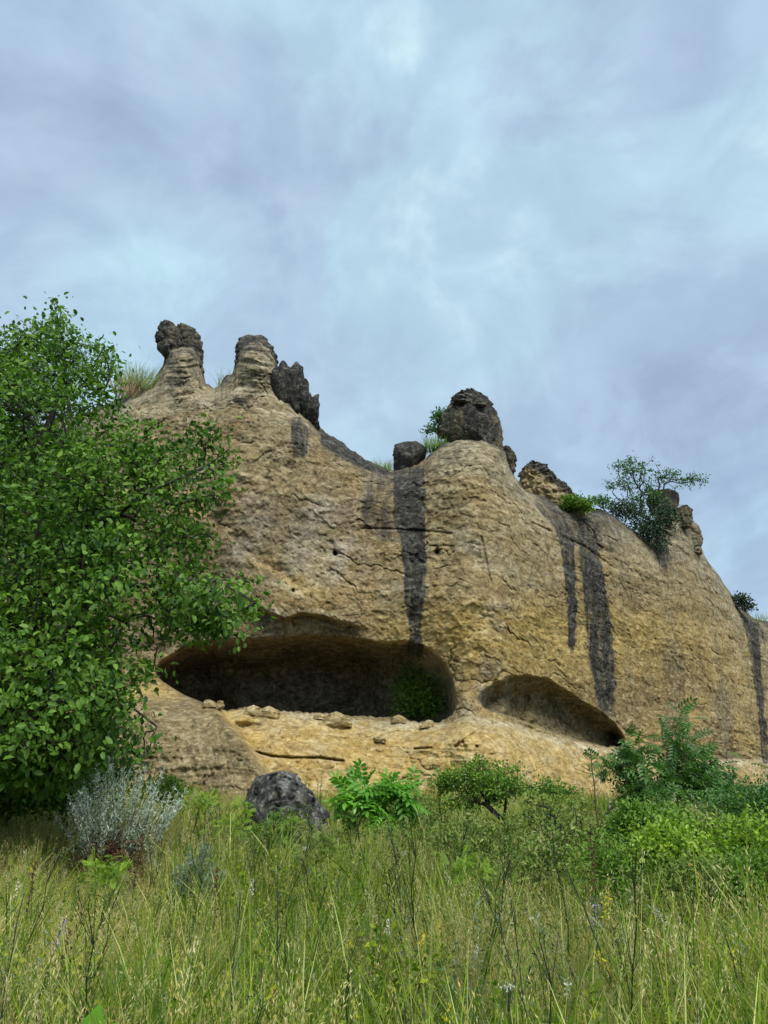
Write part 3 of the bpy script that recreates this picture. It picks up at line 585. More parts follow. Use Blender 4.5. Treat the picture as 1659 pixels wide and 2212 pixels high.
# ridge outcrop in the middle
rock('rocky_outcrop', [(857, 990, 1030), (863, 980, 1052), (876, 972, 1066), (890, 962, 1076), (905, 954, 1084), (925, 942, 1090), (945, 956, 1094), (960, 985, 1092), (975, 1010, 1090), (990, 1030, 1086)], 28.2, label='big dark fissured block crowning the middle of the ridge', parent=cliff,
     attrs={'stain': lambda x, y, V: 0.74 + 0.9 * fbm(V * 0.9, 3) - 1.2 * np.exp(-((x - 990 + (y - 910) * 0.12) / 7.0) ** 2) * ss(y, 880, 895), 'grey': .8, 'pale': 0.5}, amp=0.30, blocky=0.12, crack=.20, facets=7, seed=41, n=110, m=140, dratio=0.8, strata=.0)
rock('cap_rock', [(857, 982, 1000), (862, 979, 1012), (872, 978, 1020)], 27.4, parent=cliff, attrs=DARK, amp=0.08, seed=43, n=20, m=30)
rock('cap_rock', [(861, 1026, 1042), (866, 1020, 1048), (880, 1018, 1052)], 27.4, parent=cliff, attrs=DARK, amp=0.08, seed=45, n=20, m=30)
rock('rock_chunk', [(966, 1082, 1098), (978, 1082, 1108), (995, 1088, 1115), (1012, 1096, 1114), (1026, 1102, 1112)], 28.4, parent=cliff, attrs=DARK, amp=0.12, seed=49)
rock('boulder', [(948, 866, 886), (951, 852, 904), (958, 850, 915), (970, 849, 920), (985, 848, 920), (1000, 849, 912), (1016, 850, 900), (1030, 852, 890)], 28.6, label='dark squarish boulder perched alone on the ridge saddle', cat='boulder', attrs={'stain': lambda x, y, V: 1.0 + 0.5 * fbm(V * 2, 2), 'grey': 1.0}, amp=0.09, blocky=0.05, expo=3.6, facets=7, seed=51, dratio=0.8)
rock('rock_hump', [(1004, 1142, 1160), (1008, 1134, 1168), (1016, 1127, 1180), (1028, 1122, 1194), (1045, 1124, 1212), (1065, 1128, 1228), (1085, 1132, 1246), (1110, 1140, 1262), (1140, 1160, 1270)], 31.5, label='rounded ochre hump of rock behind the main buttress', parent=cliff, attrs={'ochre': .35, 'pale': .4, 'grey': lambda x, y, V: 0.3 + 0.8 * fbm(V * 0.7, 3), 'stain': lambda x, y, V: 0.95 * np.exp(-np.clip(y - 1004 - (x - 1150).clip(0, None) * 0.75, 0, None) / 9.0)}, amp=0.34, strata=0.16, seed=55, n=90, m=110, dratio=0.7)
# right outcrop
rock('cap_rock', [(1062, 1410, 1440), (1066, 1404, 1462), (1078, 1402, 1466), (1092, 1404, 1464), (1106, 1408, 1458)], 36.0, parent=cliff, label='dark block at the tip of the right outcrop', attrs=DARK, amp=0.14, blocky=.05, expo=3.2, facets=5, seed=61)
rock('rock_chunk', [(1096, 1462, 1484), (1102, 1452, 1492), (1116, 1448, 1496), (1130, 1452, 1495), (1142, 1462, 1486)], 36.2, parent=cliff, attrs={'grey': .8, 'stain': .4, 'pale': .3}, amp=0.16, seed=65)
rock('rock_chunk', [(1132, 1470, 1500), (1142, 1462, 1506), (1160, 1458, 1513), (1180, 1462, 1512), (1200, 1470, 1514)], 37.6, parent=cliff, attrs={'grey': .7, 'pale': .7, 'stain': .3}, amp=0.18, blocky=.08, seed=67)

# crumbly lumps along the cave lip
def depth_at(px, py):
    c = int(np.argmin(np.abs(cols_x - px))); return float(np.interp(py, PY[:, c], DY[:, c]))
for k, (x, y, rx, ry) in enumerate(((452, 1520, 13, 8), (475, 1524, 9, 9), (548, 1536, 22, 10), (582, 1540, 20, 12), (728, 1556, 32, 14), (862, 1556, 16, 8), (926, 1564, 18, 8), (690, 1549, 14, 6), (640, 1590, 12, 6), (820, 1600, 14, 7))):
    yy = y + ry + 6; rock('rock_lump', [(y - ry, x - rx * .5, x + rx * .45), (y - ry * .6, x - rx * .85, x + rx * .8), (y, x - rx, x + rx), (y + ry, x - rx * 1.05, x + rx * 1.05)], depth_at(x, yy) + 0.25, parent=cliff, attrs={'ochre': .7, 'pale': .4, 'grey': lambda x, y, V: 0.1 + 0.6 * fbm(V * 1.5, 3)}, amp=0.12, strata=.10, seed=200 + k * 4, freq=2.4, n=26, m=40, facets=3, dratio=.9, crack=.06)
# ground boulder and stone
rock('boulder', [(1668, 590, 622), (1671, 572, 636), (1677, 550, 644), (1686, 536, 654), (1698, 528, 664), (1712, 523, 680), (1728, 520, 694), (1745, 520, 704), (1775, 522, 712), (1870, 515, 725)], 12.3, BOULDER, label='dark grey weathered boulder half hidden in the meadow grass', cat='boulder', amp=0.13, blocky=.10, facets=8, crack=.13, seed=74, n=70, m=90, dratio=0.7, expo=2.6, freq=2.4)
rock('stone', [(1806, 424, 440), (1812, 418, 448), (1825, 416, 450), (1890, 412, 455)], 11.0, BOULDER, label='small blue-grey stone showing between the grass blades', cat='stone', amp=0.02, seed=73, n=16, m=24, freq=5)

# ------------------------------------------------------------------ woody plants
def grow(root_path, targets, steps=3, bias=0.35, jit=0.12, order=None, curve_up=0.0):
    """joins every target to the skeleton; returns nodes, parents"""
    nodes = [np.array(p, float) for p in root_path]; par = [-1] + list(range(len(nodes) - 1))
    plen = [0.0]
    for i in range(1, len(nodes)): plen.append(plen[-1] + np.linalg.norm(nodes[i] - nodes[i - 1]))
    N_ = np.zeros((len(nodes) + steps * len(targets) + 5, 3)); N_[:len(nodes)] = nodes; L_ = np.zeros(len(N_)); L_[:len(nodes)] = plen; n = len(nodes)
    d0 = np.linalg.norm(targets - nodes[-1], axis=1) if order is None else order
    tips = []
    for ti in np.argsort(d0):
        t = targets[ti]; d = np.linalg.norm(N_[:n] - t, axis=1)
        j = int(np.argmin(d + bias * L_[:n] + 1e3 * (np.arange(n) == 0))); L = d[j]
        prev = j
        for k in range(1, steps + 1):
            f = k / steps; p = N_[j] + (t - N_[j]) * f
            if k < steps: p = p + rng.normal(size=3) * jit * L / steps + np.array([0, 0, curve_up * L * f * (1 - f)])
            N_[n] = p; L_[n] = L_[prev] + np.linalg.norm(p - N_[prev]); par.append(prev); prev = n; n += 1
        tips.append(n - 1)
    return N_[:n], np.array(par), np.array(tips)
def skeleton(acc, N_, par, r0, rmin, k=5, expo=0.45, minr=0.0):
    n = len(N_); cnt = np.zeros(n); ch = [[] for _ in range(n)]
    for i in range(n - 1, 0, -1):
        cnt[i] = max(cnt[i], 1)
    cnt[:] = 0
    for i in range(1, n): ch[par[i]].append(i)
    leaf = [i for i in range(n) if not ch[i]]
    order = np.argsort([0] * n)
    for i in range(n - 1, -1, -1):
        if not ch[i]: cnt[i] = 1
        else: cnt[i] = sum(cnt[c] for c in ch[i])
    rad = np.maximum(r0 * (cnt / cnt[0]) ** expo, rmin)
    starts = [(0, None)]
    while starts:
        i, p = starts.pop(); path = [] if p is None else [p]; path.append(i)
        while ch[i]:
            c = sorted(ch[i], key=lambda q: -cnt[q]); i = c[0]; path.append(i)
            for o in c[1:]: starts.append((o, path[-2]))
        if len(path) > 1:
            rr = rad[path].copy()
            if p is not None: rr[0] = min(rr[0], rr[1] * 1.1)
            tube(acc, N_[path], rr, k)
def blob_points(blobs, n):
    """blobs: (px, py, Y, rx, ry[, ryd]) -> points in world space, weight by volume; rx, ry in photo pixels"""
    B = np.array([(b + (b[3],))[:6] for b in blobs], float); w = B[:, 3] * B[:, 4] * B[:, 5]; w = w ** 0.8; w /= w.sum()
    k = rng.choice(len(B), n, p=w); u = rdir(n) * (rng.random(n) ** 0.42 * np.where(rng.random(n) < .16, rng.uniform(1.0, 1.5, n), 1.0))[:, None]
    c = P(B[k, 0], B[k, 1], B[k, 2]); sc_ = B[k, 2] / FPX
    return c + np.stack([u[:, 0] * B[k, 3] * sc_, u[:, 1] * B[k, 5] * sc_, u[:, 2] * B[k, 4] * sc_], -1)
def leaves_at(acc, T, tips, dirs, per, spread, size, up=0.6, out=0.6, hang=0.0, keep=None, svar=0.3):
    n = len(tips) * per; base = np.repeat(tips, per, 0) + rng.normal(size=(n, 3)) * spread * np.array([1, 1, 0.6])
    ax = norm(np.repeat(dirs, per, 0) * out + rng.normal(size=(n, 3)) * 0.6 + np.array([0, 0, -hang]))
    nr = norm(rng.normal(size=(n, 3)) * (1 - up) + np.array([0, 0, 1.0]) * up + np.array([0, -0.25, 0]))
    s = size * (1 + svar * rng.uniform(-1, 1, n)); tw = np.repeat(rng.random(len(tips)), per); a = np.clip(0.55 * tw + 0.45 * rng.random(n), 0, 1)
    if keep is not None:
        k = keep(base); base, ax, nr, s, a = base[k], ax[k], nr[k], s[k], a[k]
    if acc is not None: inst(acc, T, base, frames(ax, nr), s, a)
    return base, ax, nr, s, a
def woody(name, label, cat, base, blobs, n_tw, T, per, size, mat, bark, r0=0.02, rmin=0.003, spread=0.1, up=0.5, hang=0.1, stems=None, k=4, group=None, out=0.6, jit=0.12, leafname='foliage', trunkname='branches', bias=0.35, n_sep=0):
    root = thing(name, label, cat, base, group)
    pts = blob_points(blobs, n_tw); path = [np.array(base) - np.array([0, 0, 0.15]), np.array(base)]
    if stems is not None: path += [np.array(s, float) for s in stems]
    else: path.append(np.array(base) * 0.75 + pts.mean(0) * 0.25)
    N_, par, tips = grow(path, pts, bias=bias, jit=jit)
    a = Acc(); skeleton(a, N_, par, r0, rmin, k); a.build(trunkname, bark, root)
    dirs = norm(N_[tips] - N_[par[tips]])
    f = Acc(); b_, ax, nr, s, av = leaves_at(None, T, N_[tips], dirs, per, spread, size, up, out, hang)
    sep = np.zeros(len(b_), bool)
    if n_sep:
        px, py, dep = proj(b_); vis = (px > 8) & (px < 1650) & (py > 0) & (py < 2200)
        sc_ = np.where(vis, s / dep, 0); sep[np.argsort(-sc_)[:n_sep]] = True
        leaf_objects(root, T, b_[sep], ax[sep], nr[sep], s[sep], av[sep], mat)
    inst(f, T, b_[~sep], frames(ax[~sep], nr[~sep]), s[~sep], av[~sep])
    o = f.build(leafname, mat, root); o['kind'] = 'stuff'
    return root
from mathutils import Matrix
def leaf_objects(root, T, pos, ax, nr, s, av, mat, name='leaf'):
    shades = []
    for q in range(5):
        me = mk(name, T[0], T[1], mat, {'var': np.full(len(T[0]), (q + .5) / 5)}, link=False); shades.append(me.data); bpy.data.objects.remove(me)
    F = frames(ax, nr)
    for i in range(len(pos)):
        o = bpy.data.objects.new(name, shades[min(4, int(av[i] * 5))]); C.objects.link(o); o.parent = root
        M = Matrix([[*(F[i, r] * s[i]), pos[i, r] - root.location[r]] for r in range(3)] + [[0, 0, 0, 1]]); o.matrix_local = M

def base_at(px, Y):
    x = P(px, 1700, Y)[0]; return np.array([x, Y, float(gz(x, Y))])

# the big leafy tree on the left ----------------------------------
root_p = base_at(-60, 10.4)
CROWN = [(-700, 1400), (-500, 900), (-200, 720), (-60, 700), (0, 712), (50, 695), (88, 668), (125, 655), (165, 690), (215, 735), (258, 770), (268, 850), (262, 895), (330, 915), (380, 945), (410, 935), (470, 925), (512, 955), (524, 1010), (508, 1045), (470, 1082), (455, 1112),
         (400, 1105), (420, 1140), (455, 1150), (480, 1185), (515, 1225), (545, 1262), (562, 1300), (545, 1330), (510, 1345), (487, 1378), (440, 1365), (395, 1395), (345, 1432), (322, 1480), (340, 1545), (395, 1570), (408, 1598), (360, 1605), (318, 1640), (262, 1635), (200, 1655), (120, 1690), (0, 1705), (-300, 1740), (-600, 1700)]
def in_crown(px, py): return poly_in(px, py, CROWN)
cp = []
while sum(map(len, cp)) < 2100:
    px = rng.uniform(-620, 580, 4000); py = rng.uniform(650, 1720, 4000)
    ok = in_crown(px, py); px, py = px[ok], py[ok]
    de = poly_dist(px, py, CROWN) 
    half = 0.25 + 1.9 * np.clip(de / 220.0, 0, 1) ** 0.7
    cy = 10.3 - 1.5 * ss(px, 150, 560) * 0.6 - 1.3 * ss(py, 1250, 1650)
    Yv = cy + half * rng.uniform(-1, 1, len(px)) ** 1.0
    p_ = P(px, py, Yv)
    dens = fbm(p_ * 0.85, 3); keep = dens > (-0.09 - 0.06 * (px > 330) + 0.16 * rng.normal(size=len(px)) + 0.12 * (px > 260))
    keep &= ~((px < -120) & (rng.random(len(px)) < 0.45))
    keep &= ~((de < 60) & (fbm(p_ * 1.6 + 9, 2) < -0.02)); cp.append(p_[keep])
cp = np.concatenate(cp)[:2100]
limbs = [root_p - [0, 0, .3], root_p, root_p + [0.1, -.1, 1.2], root_p + [0.15, -.1, 2.2]]
tree = thing('leafy_tree', 'large leafy green tree with spreading branches at the left edge before the cliff', 'tree', root_p)
# guiding limbs toward the visible sprays
guides = []
def limb(p0, pix, n=7):
    pts = [np.array(p0)] + [P(*q) for q in pix]; d = np.concatenate([[0], np.cumsum([np.linalg.norm(pts[i + 1] - pts[i]) for i in range(len(pts) - 1)])])
    t = np.linspace(0, d[-1], n); arr = np.array(pts); return np.stack([np.interp(t, d, arr[:, c]) for c in range(3)], -1)[1:]
L0 = limbs[-1]; L1 = limbs[-2]
gl = [limb(L0, [(60, 1150, 10.3), (110, 900, 10.2), (130, 700, 10.2)], 12), limb(L0, [(120, 1230, 10), (240, 1120, 9.7), (400, 1010, 9.4), (500, 970, 9.3)], 12), limb(L0, [(-200, 1100, 10.5), (-330, 850, 10.5)], 9),
      limb(L1, [(60, 1360, 10), (160, 1290, 9.7), (330, 1270, 9.4), (450, 1262, 9.2), (545, 1300, 9.0)], 12), limb(L1, [(100, 1480, 9.4), (220, 1500, 9.0), (340, 1560, 8.8)], 9), limb(L1, [(-250, 1400, 10), (-450, 1300, 10)], 7), limb(L1, [(40, 1500, 8.8), (120, 1600, 8.4)], 6)]
nodes = list(limbs); par_ = [-1, 0, 1, 2]
for g, st_ in zip(gl, (3, 3, 3, 2, 2, 2, 2)):
    pr = st_
    for q in g: nodes.append(q + rng.normal(size=3) * 0.05); par_.append(pr); pr = len(nodes) - 1
_grow_par = par_
def grow2(nodes, par, targets, steps=3, bias=0.25, jit=0.16):
    n = len(nodes); N_ = np.zeros((n + steps * len(targets), 3)); N_[:n] = nodes; L_ = np.zeros(len(N_)); par = list(par)
    for i in range(1, n): L_[i] = L_[par[i]] + np.linalg.norm(N_[i] - N_[par[i]])
    dd = np.min(np.linalg.norm(targets[:, None] - N_[None, 3:n], axis=2), 1); tips = []
    for ti in np.argsort(dd):
        t = targets[ti]; d = np.linalg.norm(N_[3:n] - t, axis=1); j = int(np.argmin(d + bias * L_[3:n])) + 3; L = d[j - 3]; prev = j
        for k in range(1, steps + 1):
            f = k / steps; p = N_[j] + (t - N_[j]) * f
            if k < steps: p = p + rng.normal(size=3) * jit * L / steps + np.array([0, 0, 0.25 * L * f * (1 - f)])
            N_[n] = p; L_[n] = L_[prev] + np.linalg.norm(p - N_[prev]); par.append(prev); prev = n; n += 1
        tips.append(n - 1)
    return N_[:n], np.array(par), np.array(tips)
N_, par, tips = grow2(nodes, par_, cp)
a = Acc(); skeleton(a, N_, par, 0.17, 0.0045, 5, 0.42); a.build('trunk', B_DARK, tree)
dirs = norm(N_[tips] - N_[par[tips]])
b_, ax, nr, s, av = leaves_at(None, OVAL, N_[tips], dirs, 40, 0.16, 0.080, 0.5, 0.7, 0.25, svar=.5)
px, py, dep = proj(b_); kp = in_crown(px, py) | (rng.random(len(px)) < 0.35); b_, ax, nr, s, av, px, py, dep = [q[kp] for q in (b_, ax, nr, s, av, px, py, dep)]
vis = (px > 6) & (px < 1650) & (py > 600) & (py < 1660); scr = np.where(vis, s / dep, 0); sep = np.zeros(len(b_), bool); sep[np.argsort(-scr)[:295]] = True
leaf_objects(tree, OVAL, b_[sep], ax[sep], nr[sep], s[sep], av[sep], M_TREE)
f = Acc(); inst(f, OVAL, b_[~sep], frames(ax[~sep], nr[~sep]), s[~sep], av[~sep]); o = f.build('crown', M_TREE, tree); o['kind'] = 'stuff'

# darker tree standing behind it
woody('dark_tree', 'dark narrow-leaved tree top showing behind the large leafy tree', 'tree', base_at(120, 19), [(150, 790, 19, 75, 60), (60, 860, 19, 90, 70), (215, 800, 19, 45, 30), (120, 1000, 19, 120, 150), (100, 1200, 19, 120, 120)],
      420, DIAN, 42, 0.13, M_DARK, B_DARK, 0.12, 0.008, 0.22, 0.2, 0.0)

woody('understory_shrub', 'dark leafy undergrowth in the shade below the large leafy tree', 'shrub', base_at(60, 11.5), [(40, 1690, 11.5, 120, 40), (180, 1672, 11.3, 80, 34), (-120, 1700, 11.5, 120, 60), (270, 1650, 11.2, 40, 26), (20, 1728, 11.0, 130, 22), (170, 1715, 10.8, 70, 20), (100, 1620, 11.8, 120, 50)],
      420, OVAL, 24, 0.085, M_TREE, B_DARK, 0.03, 0.004, 0.16, 0.4, 0.1)

# shrubs and saplings in the meadow ------------------------------
def at(px, Y): return base_at(px, Y)
# silver wormwood
def wormwood(name, label, px0, Y, top_y, halfw, n, mat=M_SILVER, under=True, group=None, leafs=1.0):
    base = at(px0, Y); root = thing(name, label, 'shrub', base, group); st_ = Acc(); lf = Acc(); dr = Acc()
    for i in range(n):
        u = rng.uniform(-1, 1); hfrac = (1 - 0.45 * u * u) * rng.uniform(0.55, 1.05)
        tipx = px0 + u * halfw + rng.normal() * 10; tipy = top_y + (1 - hfrac) * 190
        tip = P(tipx, tipy, Y + rng.uniform(-1, 1) * halfw * Y / FPX * .8); p0 = base + np.array([u * .18 + rng.normal() * .07, rng.normal() * .12, 0])
        mid = p0 * .45 + tip * .55 + np.array([-(tip[0] - p0[0]) * .15, 0, .04]); t = np.linspace(0, 1, 8)[:, None]
        pts = (1 - t) ** 2 * p0 + 2 * t * (1 - t) * mid + t * t * tip; tube(st_, pts, np.linspace(.006, .0015, 8), 4)
        k = int(115 * leafs); tt = rng.uniform(0.30, 1.0, k) ** 0.75; q = (1 - tt[:, None]) ** 2 * p0 + 2 * tt[:, None] * (1 - tt[:, None]) * mid + tt[:, None] ** 2 * tip
        axd = norm(norm(tip - p0) * 1.0 + rng.normal(size=(k, 3)) * .7); inst(lf, DIAN, q + rng.normal(size=(k, 3)) * (0.026 * (1.15 - tt[:, None])), frames(axd, rdir(k)), rng.uniform(.03, .065, k) * (1.25 - 0.5 * tt), np.clip((tt - .3) * 1.1 + rng.normal(size=k) * .2, 0, 1))
        if under:
            k = 40; tt = rng.uniform(0.08, 0.46, k); q = (1 - tt[:, None]) ** 2 * p0 + 2 * tt[:, None] * (1 - tt[:, None]) * mid + tt[:, None] ** 2 * tip
            inst(dr, DIAN, q + rng.normal(size=(k, 3)) * 0.05, frames(rdir(k, .3), rdir(k)), rng.uniform(.05, .11, k))
    st_.build('stems', B_BROWN, root); o = lf.build('foliage', mat, root); o['kind'] = 'stuff'
    if under: o = dr.build('dead_leaves', M_RUST, root); o['kind'] = 'stuff'
    return root
wormwood('wormwood_shrub', 'big silvery wormwood shrub with brown dead base in front of the leafy tree', 268, 9.0, 1630, 132, 95)
wormwood('wormwood_plant', 'small grey-green wormwood plant among yellowing grass below the big silver shrub', 435, 6.6, 1815, 55, 22, M_SAGE, under=False)
wormwood('wormwood_plant', 'pale green wispy plant growing against the right side of the dark boulder', 668, 13.4, 1640, 40, 16, M_OLIVE, under=False)

# bright seedling with big drooping leaves
woody('young_walnut', 'bright green young walnut with drooping leaves in front of the yellow rock slab', 'sapling', at(806, 11.2), [(775, 1712, 11.2, 34, 16), (845, 1705, 11.2, 34, 14), (808, 1725, 11.1, 30, 18), (750, 1722, 11.2, 16, 10), (812, 1775, 11.1, 34, 24), (870, 1722, 11.2, 14, 12)],
      60, T_pinnate(4, 0.46, 0.46, 0.45), 3, 0.26, M_BRIGHT, B_DARK, 0.014, 0.003, 0.05, 0.75, 0.35, n_sep=120)
woody('young_walnut', 'tall green young walnut standing against the cliff at right', 'sapling', at(1490, 15.5), [(1470, 1562, 15.5, 12, 22), (1478, 1605, 15.5, 26, 18), (1490, 1650, 15.5, 44, 24), (1545, 1650, 15.6, 22, 14), (1440, 1700, 15.4, 34, 26), (1520, 1715, 15.4, 56, 30), (1560, 1700, 15.4, 20, 14)],
      120, PIN, 4, 0.30, M_WALNUT, B_DARK, 0.03, 0.005, 0.12, 0.7, 0.45, n_sep=220)
woody('young_walnut', 'bluish green shorter young walnut left of the tall one', 'sapling', at(1385, 15.0), [(1370, 1612, 15, 18, 16), (1370, 1655, 15, 28, 22), (1392, 1705, 15, 38, 30), (1375, 1740, 14.9, 34, 20), (1315, 1652, 15, 16, 8)],
      80, PIN, 4, 0.28, M_WALNUT, B_DARK, 0.025, 0.005, 0.12, 0.65, 0.5, n_sep=140)
# thorny bushes
woody('thorn_bush', 'bright green thorn bush with dark bent branches before the yellow slab', 'bush', at(1120, 9.5), [(1010, 1684, 9.6, 60, 26), (1068, 1696, 9.5, 60, 30), (965, 1690, 9.7, 32, 16), (1095, 1662, 9.6, 24, 12), (1030, 1652, 9.6, 28, 10), (1000, 1735, 9.6, 50, 10), (1175, 1705, 9.4, 50, 10), (1225, 1712, 9.4, 30, 8), (1180, 1690, 9.4, 20, 5)],
      360, OVAL, 18, 0.036, M_BUSH, B_DARK, 0.034, 0.004, 0.06, 0.5, 0.05, stems=[P(1085, 1770, 9.5), P(1052, 1740, 9.5)])
woody('thorn_bush', 'sprawling thorn bush with arching dark stems below the dead stem', 'bush', at(1230, 8.8), [(1160, 1735, 8.9, 50, 16), (1215, 1760, 8.8, 60, 26), (1265, 1790, 8.8, 44, 20), (1150, 1790, 8.8, 80, 30), (1240, 1835, 8.7, 80, 30)],
      240, OVAL, 10, 0.042, M_OLIVE, B_DARK, 0.034, 0.004, 0.08, 0.45, 0.05, stems=[P(1230, 1830, 8.7)], jit=.3)
woody('green_bush', 'small bright green bush on a thin black bent trunk', 'bush', at(1345, 7.6), [(1372, 1770, 7.6, 40, 24), (1395, 1800, 7.6, 40, 22), (1340, 1790, 7.6, 30, 16), (1360, 1745, 7.6, 18, 12)],
      200, OVAL, 22, 0.034, M_BUSH, B_DARK, 0.016, 0.0025, 0.05, 0.5, 0.05, stems=[P(1350, 1900, 7.6), P(1362, 1850, 7.6), P(1378, 1815, 7.6)])
woody('green_bush', 'rounded yellow-green bush low in the meadow at right', 'bush', at(1440, 7.2), [(1430, 1830, 7.2, 62, 34), (1490, 1850, 7.2, 46, 26), (1400, 1850, 7.1, 40, 30), (1450, 1800, 7.3, 40, 18)],
      280, OVAL, 18, 0.044, M_YGREEN, B_DARK, 0.016, 0.0025, 0.07, 0.5, 0.05)
woody('green_bush', 'wide dull green bush filling the right edge of the meadow', 'bush', at(1625, 10.2), [(1600, 1740, 10.2, 60, 34), (1660, 1725, 10.2, 60, 40), (1560, 1770, 10.0, 60, 34), (1650, 1790, 10, 80, 50), (1720, 1760, 10.2, 60, 50)],
      430, OVAL, 24, 0.042, M_WALNUT, B_DARK, 0.025, 0.003, 0.10, 0.5, 0.1)
woody('green_bush', 'dark green bush in the lower right of the meadow below the wide dull bush', 'bush', at(1610, 6.6), [(1590, 1900, 6.6, 70, 30), (1650, 1880, 6.6, 50, 34), (1540, 1915, 6.5, 50, 24)],
      240, OVAL, 20, 0.032, M_BUSH, B_DARK, 0.014, 0.0025, 0.07, 0.5, 0.05)
woody('green_bush', 'olive bush tangled with grasses between the walnuts and the yellow-green bush', 'bush', at(1530, 8.6), [(1500, 1775, 8.6, 60, 26), (1560, 1830, 8.4, 60, 30), (1440, 1765, 8.8, 40, 18), (1590, 1845, 8.4, 50, 30)],
      220, OVAL, 14, 0.048, M_OLIVE, B_DARK, 0.014, 0.0025, 0.09, 0.5, 0.05)
woody('green_bush', 'low grey-green bush between the bright young walnut and the thorn bush', 'bush', at(905, 11.5), [(900, 1745, 11.5, 40, 26), (935, 1765, 11.4, 36, 22), (880, 1775, 11.4, 30, 20)],
      120, OVALN, 20, 0.045, M_OLIVE, B_DARK, 0.012, 0.003, 0.10, 0.5, 0.05)
woody('green_bush', 'olive bush below the thorn bush with dry tips', 'bush', at(1080, 8.2), [(1030, 1800, 8.2, 70, 30), (1110, 1830, 8.1, 70, 34), (970, 1815, 8.3, 50, 24)],
      190, OVALN, 13, 0.05, M_OLIVE, B_DARK, 0.014, 0.0025, 0.10, 0.5, 0.05)
for i, (px0, Y, blobs, n_, T_, per, sz, mt, lb) in enumerate((
    (1000, 7.4, [(990, 1835, 7.4, 46, 34), (960, 1800, 7.4, 24, 26), (1030, 1870, 7.3, 40, 30)], 150, OVALN, 14, .034, M_OLIVE, 'olive weedy bush at the left end of the thicket, under the bright thorn bush'),
    (1190, 6.8, [(1180, 1850, 6.8, 60, 34), (1220, 1815, 6.8, 34, 26), (1140, 1890, 6.7, 50, 30)], 200, OVAL, 12, .026, M_OLIVE, 'thin twiggy bush with dark stems in the middle of the thicket'),
    (1310, 6.4, [(1300, 1860, 6.4, 50, 40), (1330, 1900, 6.3, 60, 30), (1280, 1820, 6.4, 24, 26)], 180, OVALN, 12, .030, M_BUSH, 'green weedy bush directly left of the yellow-green bush'),
    (1400, 8.2, [(1420, 1775, 8.2, 50, 24), (1380, 1800, 8.2, 30, 20), (1460, 1795, 8.2, 40, 24)], 200, OVAL, 18, .030, M_BUSH, 'green bush just under the cream candelabra flowers'),
    (1590, 7.4, [(1580, 1820, 7.4, 50, 34), (1625, 1800, 7.4, 40, 40), (1655, 1840, 7.4, 50, 40)], 240, OVAL, 18, .032, M_YGREEN, 'yellowish green bush at the right edge above the dark green one'),
    (1480, 6.2, [(1470, 1900, 6.2, 60, 26), (1520, 1880, 6.2, 40, 26), (1420, 1920, 6.1, 46, 22)], 200, OVALN, 14, .030, M_OLIVE, 'dull weedy bush under the rounded yellow-green bush'),
    (330, 10.5, [(345, 1700, 10.5, 40, 22), (380, 1720, 10.5, 30, 18)], 70, OVALN, 18, .05, M_BUSH, 'green weeds behind the right side of the silver shrub'),
    (640, 9.8, [(640, 1790, 9.8, 60, 16), (560, 1800, 9.6, 40, 16)], 90, OVALN, 16, .04, M_OLIVE, 'grey-green weeds in front of the dark boulder'))):
    woody('weedy_bush', lb, 'bush', at(px0, Y), blobs, int(n_ * .7), T_, max(8, int(per * .75)), sz * 1.45, mt, B_DARK, 0.012, 0.0022, 0.075, 0.4, 0.05, jit=.3)
# plants on the cliff
def cliffp(px, py, back_=0.6):
    s_ = skyline_top(np.array([px]))[0]; Yc = float(np.interp(px, WY[:, 0], WY[:, 1])) + 2.6 + back_
    return P(px, py, Yc), Yc
b0, Yc = cliffp(1400, 1170, -0.4)
woody('cliff_tree', 'airy small-leaved tree leaning out from the right end of the cliff top', 'tree', b0, [(1370, 1020, Yc, 40, 26), (1330, 1050, Yc, 34, 14), (1395, 1060, Yc, 40, 24), (1440, 1030, Yc, 34, 14), (1480, 1040, Yc, 44, 8), (1415, 1085, Yc, 30, 22), (1365, 1090, Yc, 36, 24), (1505, 1036, Yc, 24, 4), (1355, 995, Yc, 22, 6), (1400, 1003, Yc, 26, 6), (1335, 1005, Yc, 14, 4), (1385, 1130, Yc - .3, 32, 26), (1365, 1000, Yc, 6, 14)],
      330, OVAL, 9, 0.11, M_WALNUT, B_DARK, 0.10, 0.012, 0.13, 0.3, 0.0, jit=.25)
b0, Yc = cliffp(1400, 1170, -1.4)
woody('cliff_shrub', 'dark green shrub in the notch beneath the airy cliff tree', 'shrub', b0, [(1350, 1110, Yc, 36, 18), (1395, 1140, Yc, 30, 22), (1425, 1165, Yc - .3, 18, 30), (1330, 1095, Yc, 26, 12), (1440, 1120, Yc - .3, 18, 30)], 170, OVAL, 22, 0.11, M_DARK, B_DARK, 0.04, 0.01, 0.22, 0.5, 0)
b0, Yc = cliffp(1250, 1098, -1.2)
woody('cliff_shrub', 'low green shrub on the ridge beside the ochre hump', 'shrub', b0, [(1240, 1088, Yc, 28, 12), (1262, 1092, Yc, 24, 10), (1225, 1080, Yc, 10, 6)], 100, OVAL, 24, 0.10, M_BUSH, B_DARK, 0.03, 0.008, 0.16, 0.5, 0)
b0, Yc = cliffp(1305, 1098, -.6)
woody('cliff_shrub', 'sparse shrub on the ridge left of the airy cliff tree', 'shrub', b0, [(1300, 1082, Yc, 16, 8), (1285, 1080, Yc, 8, 6)], 30, OVAL, 14, 0.10, M_WALNUT, B_DARK, 0.03, 0.008, 0.13, 0.5, 0)
b0, Yc = cliffp(948, 960, 0.2)
